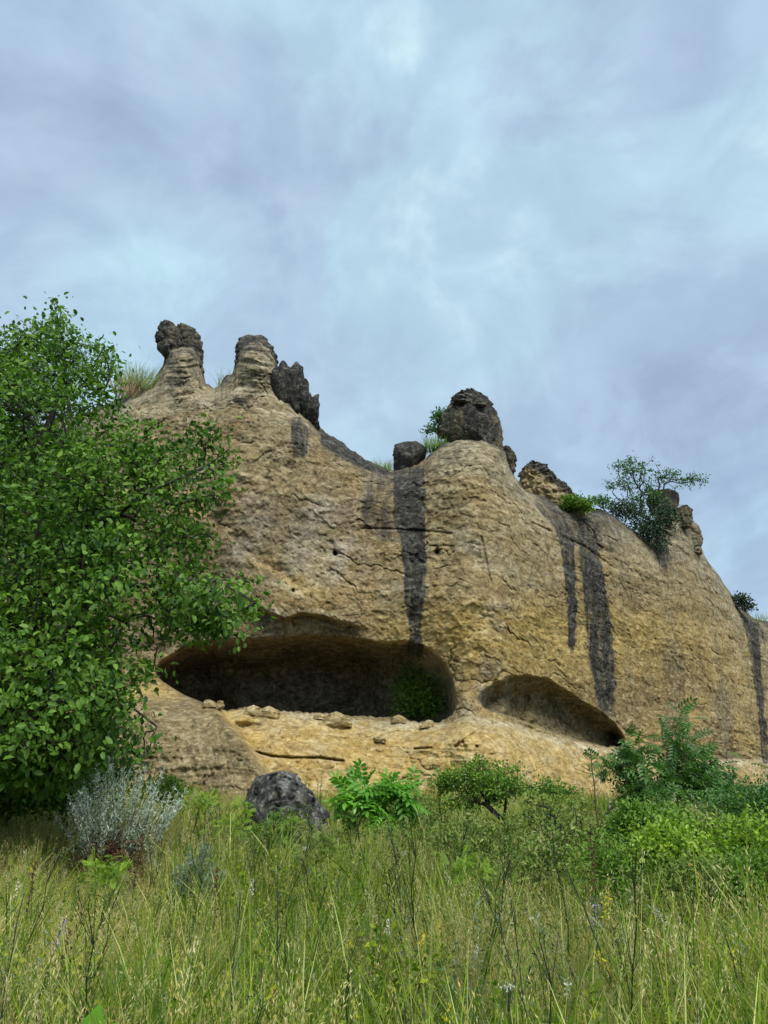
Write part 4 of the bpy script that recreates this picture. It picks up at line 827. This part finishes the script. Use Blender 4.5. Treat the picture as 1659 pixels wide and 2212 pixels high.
woody('cliff_shrub', 'light green leafy shrub beside the big dark block', 'shrub', b0, [(946, 903, Yc, 12, 16), (935, 925, Yc, 12, 10), (955, 890, Yc, 8, 8), (916, 935, Yc, 8, 3)], 50, OVAL, 12, 0.11, M_WALNUT, B_DARK, 0.03, 0.01, 0.13, 0.4, 0)
b0, Yc = cliffp(1608, 1316, -1.5)
woody('cliff_shrub', 'small dark shrub on the steep skyline near the right edge', 'shrub', b0, [(1600, 1298, Yc, 12, 12), (1612, 1308, Yc, 10, 12), (1590, 1288, Yc, 8, 5)], 50, OVAL, 14, 0.13, M_DARK, B_DARK, 0.04, 0.012, 0.16, 0.4, 0)
b0 = P(905, 1550, 27.6)
woody('cave_shrub', 'dim green shrub growing inside the right end of the large cave', 'shrub', b0, [(905, 1495, 27.9, 46, 40), (930, 1525, 27.8, 40, 24), (885, 1440, 28.0, 14, 24), (880, 1530, 27.8, 26, 20)], 200, OVALN, 18, 0.13, M_BUSH, B_DARK, 0.04, 0.01, 0.2, 0.3, 0)
def tuft(name, label, px, py, Y, wpx, hpx, n, mat, cat='grass tuft', lean=0.2, width=0.012, group=None):
    base = P(px, py, Y); root = thing(name, label, cat, base, group); acc = Acc(); u = Y / FPX
    for i in range(n):
        p0 = base + np.array([rng.uniform(-.5, .5) * wpx * u, rng.uniform(-.5, .5) * wpx * u, -0.1]); h = hpx * u * rng.uniform(.45, 1.1)
        d = np.array([rng.normal() * lean + (p0[0] - base[0]) * .5, rng.normal() * lean, 1.0]) * h; t = np.linspace(0, 1, 5)[:, None]
        pts = p0 + d * t + np.array([d[0] * .4, 0, -0.12 * h]) * t * t; wd = np.array([1, .3, 0]) * width * (1 - t * .85) / 2
        V = np.concatenate([pts - wd, pts + wd]); q = np.arange(4); acc.add(V, np.stack([q, q + 5, q + 6, q + 1], -1), rng.random())
    o = acc.build('blades', mat, root); o['kind'] = 'stuff'; return root
tuft('grass_tuft', 'tall feathery grass tuft on the cliff shoulder left of the hoodoo', 300, 838, 28.6, 78, 72, 420, M_OLIVE, width=.022)
tuft('grass_tuft', 'brown dry part of grass on the cliff shoulder beside the big tree', 272, 850, 28.2, 50, 62, 160, M_DRY, width=.02)
tuft('grass_tuft', 'thin wispy grass between the two pinnacles', 484, 832, 29.2, 30, 56, 60, M_OLIVE, width=.016, lean=.3)
tuft('grass_tuft', 'green grass tuft between the perched boulder and the big dark block', 944, 968, 28.4, 56, 40, 300, M_BUSH, width=.024)
tuft('grass_tuft', 'pale grass tuft on the saddle left of the perched boulder', 826, 1012, 28.6, 40, 32, 150, M_OLIVE, width=.018)
tuft('grass_tuft', 'thin grass tuft near the steep right skyline', 1640, 1338, 41.5, 40, 26, 50, M_OLIVE, width=.03)
tuft('grass_tuft', 'dry brown tuft at the cliff foot behind the young walnuts', 1415, 1655, 33, 50, 34, 150, M_DRY, width=.03, lean=.5)

# stalks and flowers -----------------------------------------------
def path3(p0, p1, bend=0.1, n=8, wob=0.0):
    t = np.linspace(0, 1, n)[:, None]; L = np.linalg.norm(p1 - p0); m = (p0 + p1) / 2 + rng.normal(size=3) * bend * L
    return (1 - t) ** 2 * p0 + 2 * t * (1 - t) * m + t * t * p1 + rng.normal(size=(n, 3)) * wob * L * (t > 0) * (t < 1)
def gp(px, py, Y):
    return P(px, py, Y)
# dead pole stem and broken branch
r_ = thing('dead_sapling', 'tall bare dark dead stem standing upright before the yellow slab', 'dead stem', at(1278, 9.2)); a = Acc()
p0 = at(1278, 9.2); p1 = P(1276, 1618, 9.2); pts = path3(p0, p1, 0.012, 9, .004); tube(a, pts, np.linspace(.014, .006, 9), 5); a.build('stem', B_BROWN, r_)
a = Acc()
for (ya, xa, yb) in ((1665, 1252, 1650), (1672, 1238, 1658), (1700, 1295, 1680), (1740, 1300, 1700), (1655, 1283, 1648)):
    tube(a, path3(P(1277, ya, 9.2), P(xa, yb, 9.2), .12, 5), np.linspace(.005, .002, 5), 4)
a.build('side_twigs', B_BROWN, r_)
r_ = thing('dead_branch', 'short broken black branch sticking up right of the tall dead stem', 'dead branch', at(1290, 9.0)); a = Acc()
tube(a, np.array([at(1290, 9.0), P(1292, 1800, 9), P(1310, 1758, 9), P(1328, 1738, 9)]), [.014, .014, .016, .013], 6); a.build('branch', B_DARK, r_)
def stalk(name, label, cat, px0, Y, tip, mat, bark, kind='spike', n=60, size=.02, length=.3, r=.004, top=0.0, group=None, wid=.02, leaves=None):
    base = at(px0, Y); root = thing(name, label, cat, base, group); p1 = P(tip[0], tip[1], Y); pts = path3(base, p1, .05, 10, .004); a = Acc(); tube(a, pts, np.linspace(r * 1.4, r * .6, 10), 4)
    f_ = Acc(); d = norm(p1 - pts[-3]); L = np.linalg.norm(p1 - base)
    if kind == 'spike':
        t = 1 - rng.random(n) * length / L * 1.0; q = np.stack([np.interp(t, np.linspace(0, 1, 10), pts[:, c]) for c in range(3)], -1) + rng.normal(size=(n, 3)) * wid * .5
        inst(f_, DIA, q, frames(norm(rdir(n) + d * .7), rdir(n)), rng.uniform(.7, 1.3, n) * size)
    elif kind == 'clusters':
        for c in np.linspace(0, 1, max(3, int(length / .035))):
            t = 1 - c * length / L; q0 = np.array([np.interp(t, np.linspace(0, 1, 10), pts[:, k_]) for k_ in range(3)]); m = max(4, n // 6)
            inst(f_, DIA, q0 + rng.normal(size=(m, 3)) * wid * .42, frames(rdir(m), rdir(m)), rng.uniform(.7, 1.3, m) * size)
    elif kind == 'umbel':
        for i in range(16):
            e = p1 + np.array([rng.normal() * wid, rng.normal() * wid, rng.uniform(-.2, .2) * wid]); tube(a, np.array([pts[-2], e]), [.001, .001], 3)
            inst(f_, DIA, e + rng.normal(size=(5, 3)) * size * .5, frames(rdir(5), rdir(5, 2)), np.full(5, size))
    elif kind == 'candelabra':
        for i in range(9):
            aa = rng.uniform(-1, 1); q0 = pts[rng.integers(5, 8)]; e = q0 + np.array([aa * .16, rng.normal() * .06, rng.uniform(.25, .42)]); ph = path3(q0, e, .0, 6); ph[1:4, 0] += aa * .05
            tube(a, ph, np.full(6, .003), 4); m = 30; t = rng.uniform(.25, 1, m); q = np.stack([np.interp(t, np.linspace(0, 1, 6), ph[:, c]) for c in range(3)], -1) + rng.normal(size=(m, 3)) * .006
            inst(f_, DIA, q, frames(norm(rdir(m) + [0, 0, 1]), rdir(m)), rng.uniform(.7, 1.3, m) * size)
    a.build('stem', bark, root); o = f_.build('flower_head' if cat == 'flower' else 'seed_head', mat, root)
    if leaves:
        lf = Acc(); m = leaves[0]; t = rng.uniform(.15, .8, m); q = np.stack([np.interp(t, np.linspace(0, 1, 10), pts[:, c]) for c in range(3)], -1)
        inst(lf, OVALN, q, frames(norm(rdir(m) + [0, 0, .5]), rdir(m, 1.0)), rng.uniform(.6, 1.2, m) * leaves[1]); lf.build('leaves', leaves[2], root)
    return root
stalk('candelabra_flower', 'cream candelabra flower stalk leftmost of three behind the bright bush', 'flower', 1340, 10.5, (1338, 1742), M_CREAM, B_STEM, 'candelabra', size=.022, group='cream candelabra flowers')
stalk('candelabra_flower', 'cream candelabra flower stalk in the middle below the tall young walnut', 'flower', 1478, 10.2, (1478, 1748), M_CREAM, B_STEM, 'candelabra', size=.022, group='cream candelabra flowers')
stalk('candelabra_flower', 'cream candelabra flower stalk rightmost of three before the wide dull bush', 'flower', 1514, 9.8, (1512, 1752), M_CREAM, B_STEM, 'candelabra', size=.022, group='cream candelabra flowers')
stalk('yellow_flower', 'bright yellow flower spike low in the meadow under the green bushes', 'flower', 1305, 4.6, (1312, 1930), M_YELLOW, B_STEM, 'spike', 90, .014, .13, group=None, wid=.022, leaves=(16, .05, M_YGREEN))
stalk('yellow_flower', 'tiny yellow flower at the foot of the slab beside the boulder', 'flower', 728, 14, (728, 1680), M_YELLOW, B_STEM, 'spike', 60, .03, .12, wid=.06)
stalk('dock_stalk', 'brown dock seed clusters drooping in the right foreground grass', 'plant', 1420, 3.6, (1318, 1985), M_RUST, B_DSTEM, 'clusters', 120, .012, .22, r=.002, wid=.022)
for x0, tip, lb in ((310, (306, 1812), 'rusty dock stalk standing below the dead base of the silver shrub'), (95, (78, 1862), 'brown dock stalk near the left edge in yellow grass'), (480, (468, 1880), 'rusty dock stalk beside the small grey-green wormwood'),
                    (1250, (1275, 1800), 'rust brown stalk among the sprawling thorn bush stems')):
    stalk('dock_stalk', lb, 'plant', x0, 5.6, tip, M_RUST, B_DSTEM, 'clusters', 150, .016, .30, r=.003, wid=.018)
stalk('sage_spike', 'dull purple sage spike at the far left foreground', 'flower', 130, 4.0, (140, 1985), M_LILAC, B_DSTEM, 'spike', 110, .012, .14, wid=.016)
stalk('sage_spike', 'brown faded sage spike just right of the dull purple one', 'flower', 160, 3.9, (152, 2008), M_RUST, B_DSTEM, 'spike', 110, .012, .16, wid=.014)
stalk('sage_spike', 'pale lilac flower cluster beside the bright yellow spike', 'flower', 1272, 4.7, (1284, 1948), M_LILAC, B_STEM, 'spike', 120, .014, .16, wid=.04)
stalk('white_umbel', 'flat white umbel flower in the lower middle grass', 'flower', 1110, 3.2, (1099, 2132), M_WHITE, B_STEM, 'umbel', size=.009, wid=.014)
for x0, Y, tip, lb in ((432, 3.6, (428, 2018), 'cream seed head leaning in the left grass'), (1210, 3.4, (1225, 2118), 'pale curled seed head in the right foreground'), (10, 3.2, (40, 1905), 'dry grass ear entering the picture at the left edge'), (820, 4.0, (838, 1985), 'woolly whitish plant tip near the middle'),
                       (560, 4.4, (545, 1900), 'white woolly flower head below the dark boulder'), (1010, 4.0, (1032, 2040), 'slender white seed head in the middle grass'), (1380, 4.2, (1396, 2005), 'cream seed head right of the brown dock clusters')):
    stalk('pale_seed_head', lb, 'plant', x0, Y, tip, M_CREAM if 'cream' in lb or 'dry' in lb else M_WHITE, B_STEM, 'spike', 50, .011, .07, r=.0015, wid=.007)
for i, (x0, x1, y1, Y, lb) in enumerate(((870, 838, 1780, 5.4, 'dark leaning stem below the bright young walnut'), (1200, 1040, 1900, 3.6, 'long dark stem leaning left across the right foreground'), (1360, 1225, 1880, 3.8, 'long dark stem leaning left under the yellow flower'), (1180, 1110, 1960, 3.3, 'dark stem rising from the bottom edge right of centre'),
                                       (560, 520, 1930, 3.8, 'dark stem leaning left in the lower left grass'), (625, 600, 1850, 4.0, 'dark branched stem in the middle left meadow'), (55, 52, 1930, 3.2, 'straight dark stem close to the left edge'), (1500, 1470, 1960, 3.9, 'dark stem leaning left in the lower right grass'), (1620, 1560, 2000, 3.4, 'dark stem at the bottom right corner'))):
    r_ = thing('tall_weed', lb, 'plant stem', at(x0, Y), 'tall dark stems in the meadow'); a = Acc(); p0 = at(x0, Y); p1 = P(x1, y1, Y); ph = path3(p0, p1, .04, 10, .004); tube(a, ph, np.linspace(.0045, .0018, 10), 5)
    f_ = Acc()
    for q in range(10):
        j = rng.integers(5, 10); e = ph[j] + rdir(1, .8)[0] * .09 * (1.2 - j / 10); tube(a, np.array([ph[j - 1], e]), [.0015, .001], 3); m = 8
        inst(f_, DIAN, e + rng.normal(size=(m, 3)) * .012, frames(rdir(m, .4), rdir(m)), rng.uniform(.012, .026, m))
    a.build('stem', B_DSTEM, r_); f_.build('leaves', M_OLIVE, r_)
# ferny bright seedlings
for px0, Y, blobs, mat, lb, n in ((508, 8.2, [(505, 1775, 8.2, 26, 30), (520, 1750, 8.2, 14, 14)], M_YGREEN, 'feathery yellow-green seedling left of the dark boulder', 26), (600, 7.8, [(596, 1800, 7.8, 34, 34), (612, 1770, 7.8, 24, 10)], M_BUSH, 'feathery green seedling in front of the dark boulder', 34),
                                  (450, 8.8, [(445, 1730, 8.8, 30, 20)], M_YGREEN, 'yellow-green flowering herb beside the silver shrub', 24), (235, 6.2, [(240, 1880, 6.2, 40, 24)], M_YGREEN, 'yellow-green fern-like herb under the silver shrub', 26), (1010, 6.4, [(1000, 1880, 6.4, 40, 26)], M_YGREEN, 'yellow tinged herb below the thorn bush', 26),
                                  (700, 7.0, [(690, 1830, 7, 40, 30)], M_OLIVE, 'dull green herb right of the feathery green seedling', 30)):
    woody('leafy_herb', lb, 'herb', at(px0, Y), blobs, n, PINF, 4, 0.085, mat, B_STEM, 0.006, 0.0015, 0.035, 0.4, 0.1)
# broad bright leaf at the bottom edge
r_ = thing('broad_leaf_plant', 'broad bright green leaves poking up at the bottom left edge', 'plant', at(210, 2.9)); tp = P(205, 2185, 2.9)
for k_, (dx, dz, L_, lean) in enumerate(((0, 0, .165, .15), (-.05, -.005, .14, -.9), (.06, -.01, .14, 1.0), (-.02, -.02, .13, -.4), (.03, -.02, .15, .6))):
    a = Acc(); b__ = tp + np.array([dx * .3, 0, dz - .13]); inst(a, T_oval(.62, .1), b__[None], frames(np.array([[lean, -.3, 1.0]]), np.array([[0, -1.0, .4]])), np.array([L_]), np.array([.7])); a.build('leaf', M_BRIGHT, r_)
a = Acc(); tube(a, np.array([at(210, 2.9), tp - [0, 0, .12]]), [.004, .003], 4); a.build('stem', B_STEM, r_)

# ------------------------------------------------------------------ meadow (nobody could count it)
G_GREEN = leaf_mat('grass_green', [(0.070, 0.135, 0.012), (0.160, 0.255, 0.018), (0.30, 0.41, 0.036), (0.085, 0.165, 0.022), (0.52, 0.56, 0.20)], 0.32, 0.6, 0.12, 0.5, True)
G_DRY = leaf_mat('grass_dry', [(0.40, 0.31, 0.11), (0.58, 0.47, 0.20), (0.18, 0.23, 0.05), (0.74, 0.66, 0.40), (0.26, 0.28, 0.07)], 0.3, 0.6, 0.12, 0.5, True)
G_HERB = leaf_mat('meadow_herbs', [(0.085, 0.160, 0.016), (0.165, 0.260, 0.020), (0.26, 0.37, 0.028), (0.44, 0.47, 0.05), (0.13, 0.20, 0.045)], 0.32, 0.6, 0.12, 0.6, True)
G_GREY = leaf_mat('grey_herbs', [(0.15, 0.20, 0.14), (0.20, 0.26, 0.19), (0.11, 0.16, 0.10)], 0.15, 0.7, 0.2, 0.6, True)
def blade(acc, p0, d, h, w, bend, a, seg=4):
    t = np.linspace(0, 1, seg)[:, None]; side = norm(np.cross(d, [0, 0, 1.0]) + rng.normal(size=3) * .4)
    pts = p0 + np.array([0, 0, 1.0]) * h * (t - 0.25 * bend * t * t) + np.array([d[0], d[1], 0]) * h * bend * t * t
    wd = side * w * (1 - t ** 1.5 * .92) / 2; q = np.arange(seg - 1)
    acc.add(np.concatenate([pts - wd, pts + wd]), np.stack([q, q + seg, q + seg + 1, q + 1], -1), a); return pts
def proto(kind, seed, wide=1.0):
    global rng
    keep = rng; rng = np.random.default_rng(seed); acc = Acc()
    if kind == 'green':
        for i in range(24): blade(acc, np.append(rng.normal(size=2) * .09, 0), rdir(1)[0] + np.array([-.4, 0, 0]), rng.uniform(.2, .85), rng.uniform(.005, .013) * wide, rng.uniform(.1, .7), rng.random(), 5)
    elif kind == 'dry':
        for i in range(8):
            d = rdir(1)[0]; h = rng.uniform(.40, .80); a = rng.random(); p = blade(acc, np.append(rng.normal(size=2) * .09, 0), d, h, .003 * wide, rng.uniform(.15, .9), a, 7); m = 26
            t = rng.uniform(.80, 1.0, m); q = np.stack([np.interp(t, np.linspace(0, 1, 7), p[:, c]) for c in range(3)], -1) + rng.normal(size=(m, 3)) * .006 * wide
            inst(acc, DIAN, q, frames(norm(rdir(m) * .6 + norm(p[-1] - p[-2])), rdir(m)), rng.uniform(.008, .019, m) * (0.7 + .3 * wide), np.full(m, min(a * .6 + .38, 1)))
        for i in range(10): blade(acc, np.append(rng.normal(size=2) * .08, 0), rdir(1)[0], rng.uniform(.15, .4), rng.uniform(.003, .006) * wide, rng.uniform(.2, 1.0), rng.random())
    elif kind == 'herb':
        for i in range(5):
            d = rdir(1)[0]; h = rng.uniform(.25, .6); p = blade(acc, np.append(rng.normal(size=2) * .07, 0), d, h, .004 * wide, rng.uniform(.05, .35), .3, 6); m = 34
            t = rng.uniform(.2, 1.0, m) ** .8; q = np.stack([np.interp(t, np.linspace(0, 1, 6), p[:, c]) for c in range(3)], -1) + rng.normal(size=(m, 3)) * .018
            inst(acc, DIAN if seed % 2 else DIA, q, frames(norm(rdir(m, .3)), rdir(m, .6)), rng.uniform(.016, .042, m) * (0.8 + .2 * wide), rng.random(m))
    elif kind == 'low':
        m = 110; q = np.stack([rng.normal(size=m) * .12, rng.normal(size=m) * .12, rng.uniform(.02, .26, m)], -1); inst(acc, DIA, q, frames(rdir(m, .4), rdir(m, .8)), rng.uniform(.02, .05, m) * (0.8 + .2 * wide), rng.random(m))
        for i in range(8): blade(acc, np.append(rng.normal(size=2) * .1, 0), rdir(1)[0], rng.uniform(.15, .35), .005 * wide, rng.uniform(.3, 1), rng.random())
    elif kind == 'heads':
        for i in range(2):
            p = blade(acc, np.append(rng.normal(size=2) * .07, 0), rdir(1)[0], rng.uniform(.5, .8), .003 * wide, rng.uniform(.1, .6), .9, 7); m = 34; t = rng.uniform(.90, 1.0, m)
            q = np.stack([np.interp(t, np.linspace(0, 1, 7), p[:, c]) for c in range(3)], -1) + rng.normal(size=(m, 3)) * .0055 * wide
            inst(acc, DIAN, q, frames(norm(rdir(m) * .5 + norm(p[-1] - p[-2])), rdir(m)), rng.uniform(.008, .016, m) * wide, rng.random(m))
    elif kind == 'stem':
        p0 = np.zeros(3); p1 = np.array([rng.normal() * .18 - .1, rng.normal() * .12, .85]); t = np.linspace(0, 1, 9)[:, None]; ph = p0 + (p1 - p0) * t + rng.normal(size=(9, 3)) * .008; tube(acc, ph, np.linspace(.0038, .0018, 9) * wide, 4, .1)
        for q_ in range(12):
            j = rng.integers(4, 9); e = ph[j] + rdir(1, .8)[0] * .13 * (1.3 - j / 9); tube(acc, np.array([ph[j - 1], e]), [.0013 * wide, .0009 * wide], 3, .3); m = 9
            inst(acc, DIAN, e + rng.normal(size=(m, 3)) * .014, frames(rdir(m, .4), rdir(m)), rng.uniform(.012, .03, m) * wide, np.full(m, .9))
    rng = keep; return acc
M_STEM = leaf_mat('weed_stems', [(0.025, 0.035, 0.015), (0.05, 0.06, 0.02), (0.06, 0.10, 0.025)], 0.0, 0.8, 0.1)
protos = bpy.data.collections.new('meadow_plants')
specs = [('green', G_GREEN), ('green', G_GREEN), ('green', G_GREEN), ('dry', G_DRY), ('dry', G_DRY), ('dry', G_DRY), ('herb', G_HERB), ('herb', G_HERB), ('low', G_HERB), ('herb', G_GREY), ('heads', M_CREAM), ('heads', M_WHITE), ('heads', M_YELLOW), ('heads', M_RUST), ('stem', M_STEM)]
def make_coll(nm, wide):
    col = bpy.data.collections.new(nm)
    for i, (k_, m_) in enumerate(specs):
        o = proto(k_, 100 + i, wide).build('%02d' % i, m_, link=False); col.objects.link(o)
    return col
def scatter(name, label, pos, idx, scl, col):
    n = len(pos); me = bpy.data.meshes.new(name); me.vertices.add(n); me.vertices.foreach_set('co', np.asarray(pos, np.float32).ravel())
    a = me.attributes.new('idx', 'INT', 'POINT'); a.data.foreach_set('value', idx.astype(np.int32))
    a = me.attributes.new('scl', 'FLOAT', 'POINT'); a.data.foreach_set('value', scl.astype(np.float32))
    a = me.attributes.new('rot', 'FLOAT_VECTOR', 'POINT'); a.data.foreach_set('vector', np.stack([rng.normal(size=n) * .08, rng.normal(size=n) * .08, rng.uniform(0, 6.28, n)], -1).astype(np.float32).ravel())
    o = bpy.data.objects.new(name, me); C.objects.link(o); tag(o, label, None, None, 'stuff')
    g = bpy.data.node_groups.new(name + '_scatter', 'GeometryNodeTree'); g.interface.new_socket('Geometry', in_out='INPUT', socket_type='NodeSocketGeometry'); g.interface.new_socket('Geometry', in_out='OUTPUT', socket_type='NodeSocketGeometry')
    gi = g.nodes.new('NodeGroupInput'); go = g.nodes.new('NodeGroupOutput'); m2p = g.nodes.new('GeometryNodeMeshToPoints'); ip = g.nodes.new('GeometryNodeInstanceOnPoints'); ci_ = g.nodes.new('GeometryNodeCollectionInfo')
    ci_.inputs[0].default_value = col; ci_.inputs[1].default_value = True; ci_.inputs[2].default_value = True
    def na(nm, ty):
        q = g.nodes.new('GeometryNodeInputNamedAttribute'); q.data_type = ty; q.inputs[0].default_value = nm; return q.outputs[0]
    e2r = g.nodes.new('FunctionNodeEulerToRotation')
    L = g.links.new; L(gi.outputs[0], m2p.inputs[0]); L(m2p.outputs[0], ip.inputs['Points']); L(ci_.outputs[0], ip.inputs['Instance']); ip.inputs['Pick Instance'].default_value = True
    L(na('idx', 'INT'), ip.inputs['Instance Index']); L(na('rot', 'FLOAT_VECTOR'), e2r.inputs[0]); L(e2r.outputs[0], ip.inputs['Rotation']); L(na('scl', 'FLOAT'), ip.inputs['Scale']); L(ip.outputs[0], go.inputs[0])
    md = o.modifiers.new('scatter', 'NODES'); md.node_group = g; return o
def field(y0, y1, dens, extra=0.8):
    n = int(dens * ((0.54 * (y0 + y1) / 2) * 2 + 2 * extra) * (y1 - y0)); y = rng.uniform(y0, y1, int(n * 1.1)); x = rng.uniform(-1, 1, len(y)) * (0.54 * y1 + extra)
    k = np.abs(x) < 0.54 * y + extra; return x[k], y[k]
def pick(x, y):
    q = lambda s, o: fbm(np.stack([x * s, y * s, 0 * x + o], -1), 3)
    px = CX + FPX * x / y; n = len(x)
    dry = 0.15 + 2.0 * q(.5, 2) + 0.55 * ss(q(1.3, 12), 0.0, .25) + 0.55 * ss(900 - px, -100, 700) * ss(y, 5, 8) + 0.45 * (1 - ss(px, 300, 900)) * (1 - ss(y, 3.4, 4.6)) - 0.12 * ss(px, 900, 1300)
    u = rng.random(n); isdry = u < np.clip(dry, .06, .85); u2 = rng.random(n); herb = u2 < np.clip(.42 + 1.2 * q(.8, 7), .12, .8)
    idx = np.where(isdry, rng.integers(3, 6, n), np.where(herb, rng.integers(6, 9, n), rng.integers(0, 3, n))); idx = np.where(rng.random(n) < np.where(q(.6, 20) > .12, .25, .03), 9, idx)
    r = rng.random(n); idx = np.where(r < .012, 10, idx); idx = np.where((r > .012) & (r < .017), 11, idx); idx = np.where((r > .017) & (r < .024), 12, idx); idx = np.where((r > .024) & (r < .036), 13, idx); idx = np.where((r > .036) & (r < .056), 14, idx)
    return idx
for nm, lb, y0, y1, dens, wide, hs in (('near_grass', 'tall mixed meadow grass and herbs in the foreground', 1.3, 4.4, 150, 1.0, 1.35), ('middle_grass', 'green and straw coloured grass in the middle of the meadow', 4.4, 7.0, 150, 1.3, 1.05), ('far_grass', 'tall grass covering the meadow up to the cliff foot', 7.0, 13.5, 115, 1.7, 1.12), ('distant_grass', 'grass along the foot of the cliff', 13.5, 26.0, 75, 2.6, 1.0)):
    col = make_coll(nm + '_plants', wide); x, y = field(y0, y1, dens); z = gz(x, y); idx = pick(x, y)
    scl = rng.uniform(.72, 1.12, len(x)) * hs * (0.92 + 0.5 * fbm(np.stack([x * .4, y * .4, 0 * x + 50], -1), 2)); scl *= np.where(y < 2.2, .6, 1.0); pxx = CX + FPX * x / y
    scl *= np.where((pxx > 510) & (pxx < 725) & (y > 8.5) & (y < 12.4), .72, 1.0); scl *= np.where((pxx > 150) & (pxx < 380) & (y > 6.6) & (y < 9.3), .62, 1.0)
    if y1 > 20:
        scl *= 1 + .4 * ss(-(CX + FPX * x / y), -520, -380); idx = np.where(idx == 14, 4, idx)
        kk = y < np.interp(CX + FPX * x / y, [0, 1200, 1700], [22.5, 22.5, 26]); x, y, z, idx, scl = x[kk], y[kk], z[kk], idx[kk], scl[kk]
    scatter(nm, lb, np.stack([x, y, z - .02], -1), idx, scl, col)
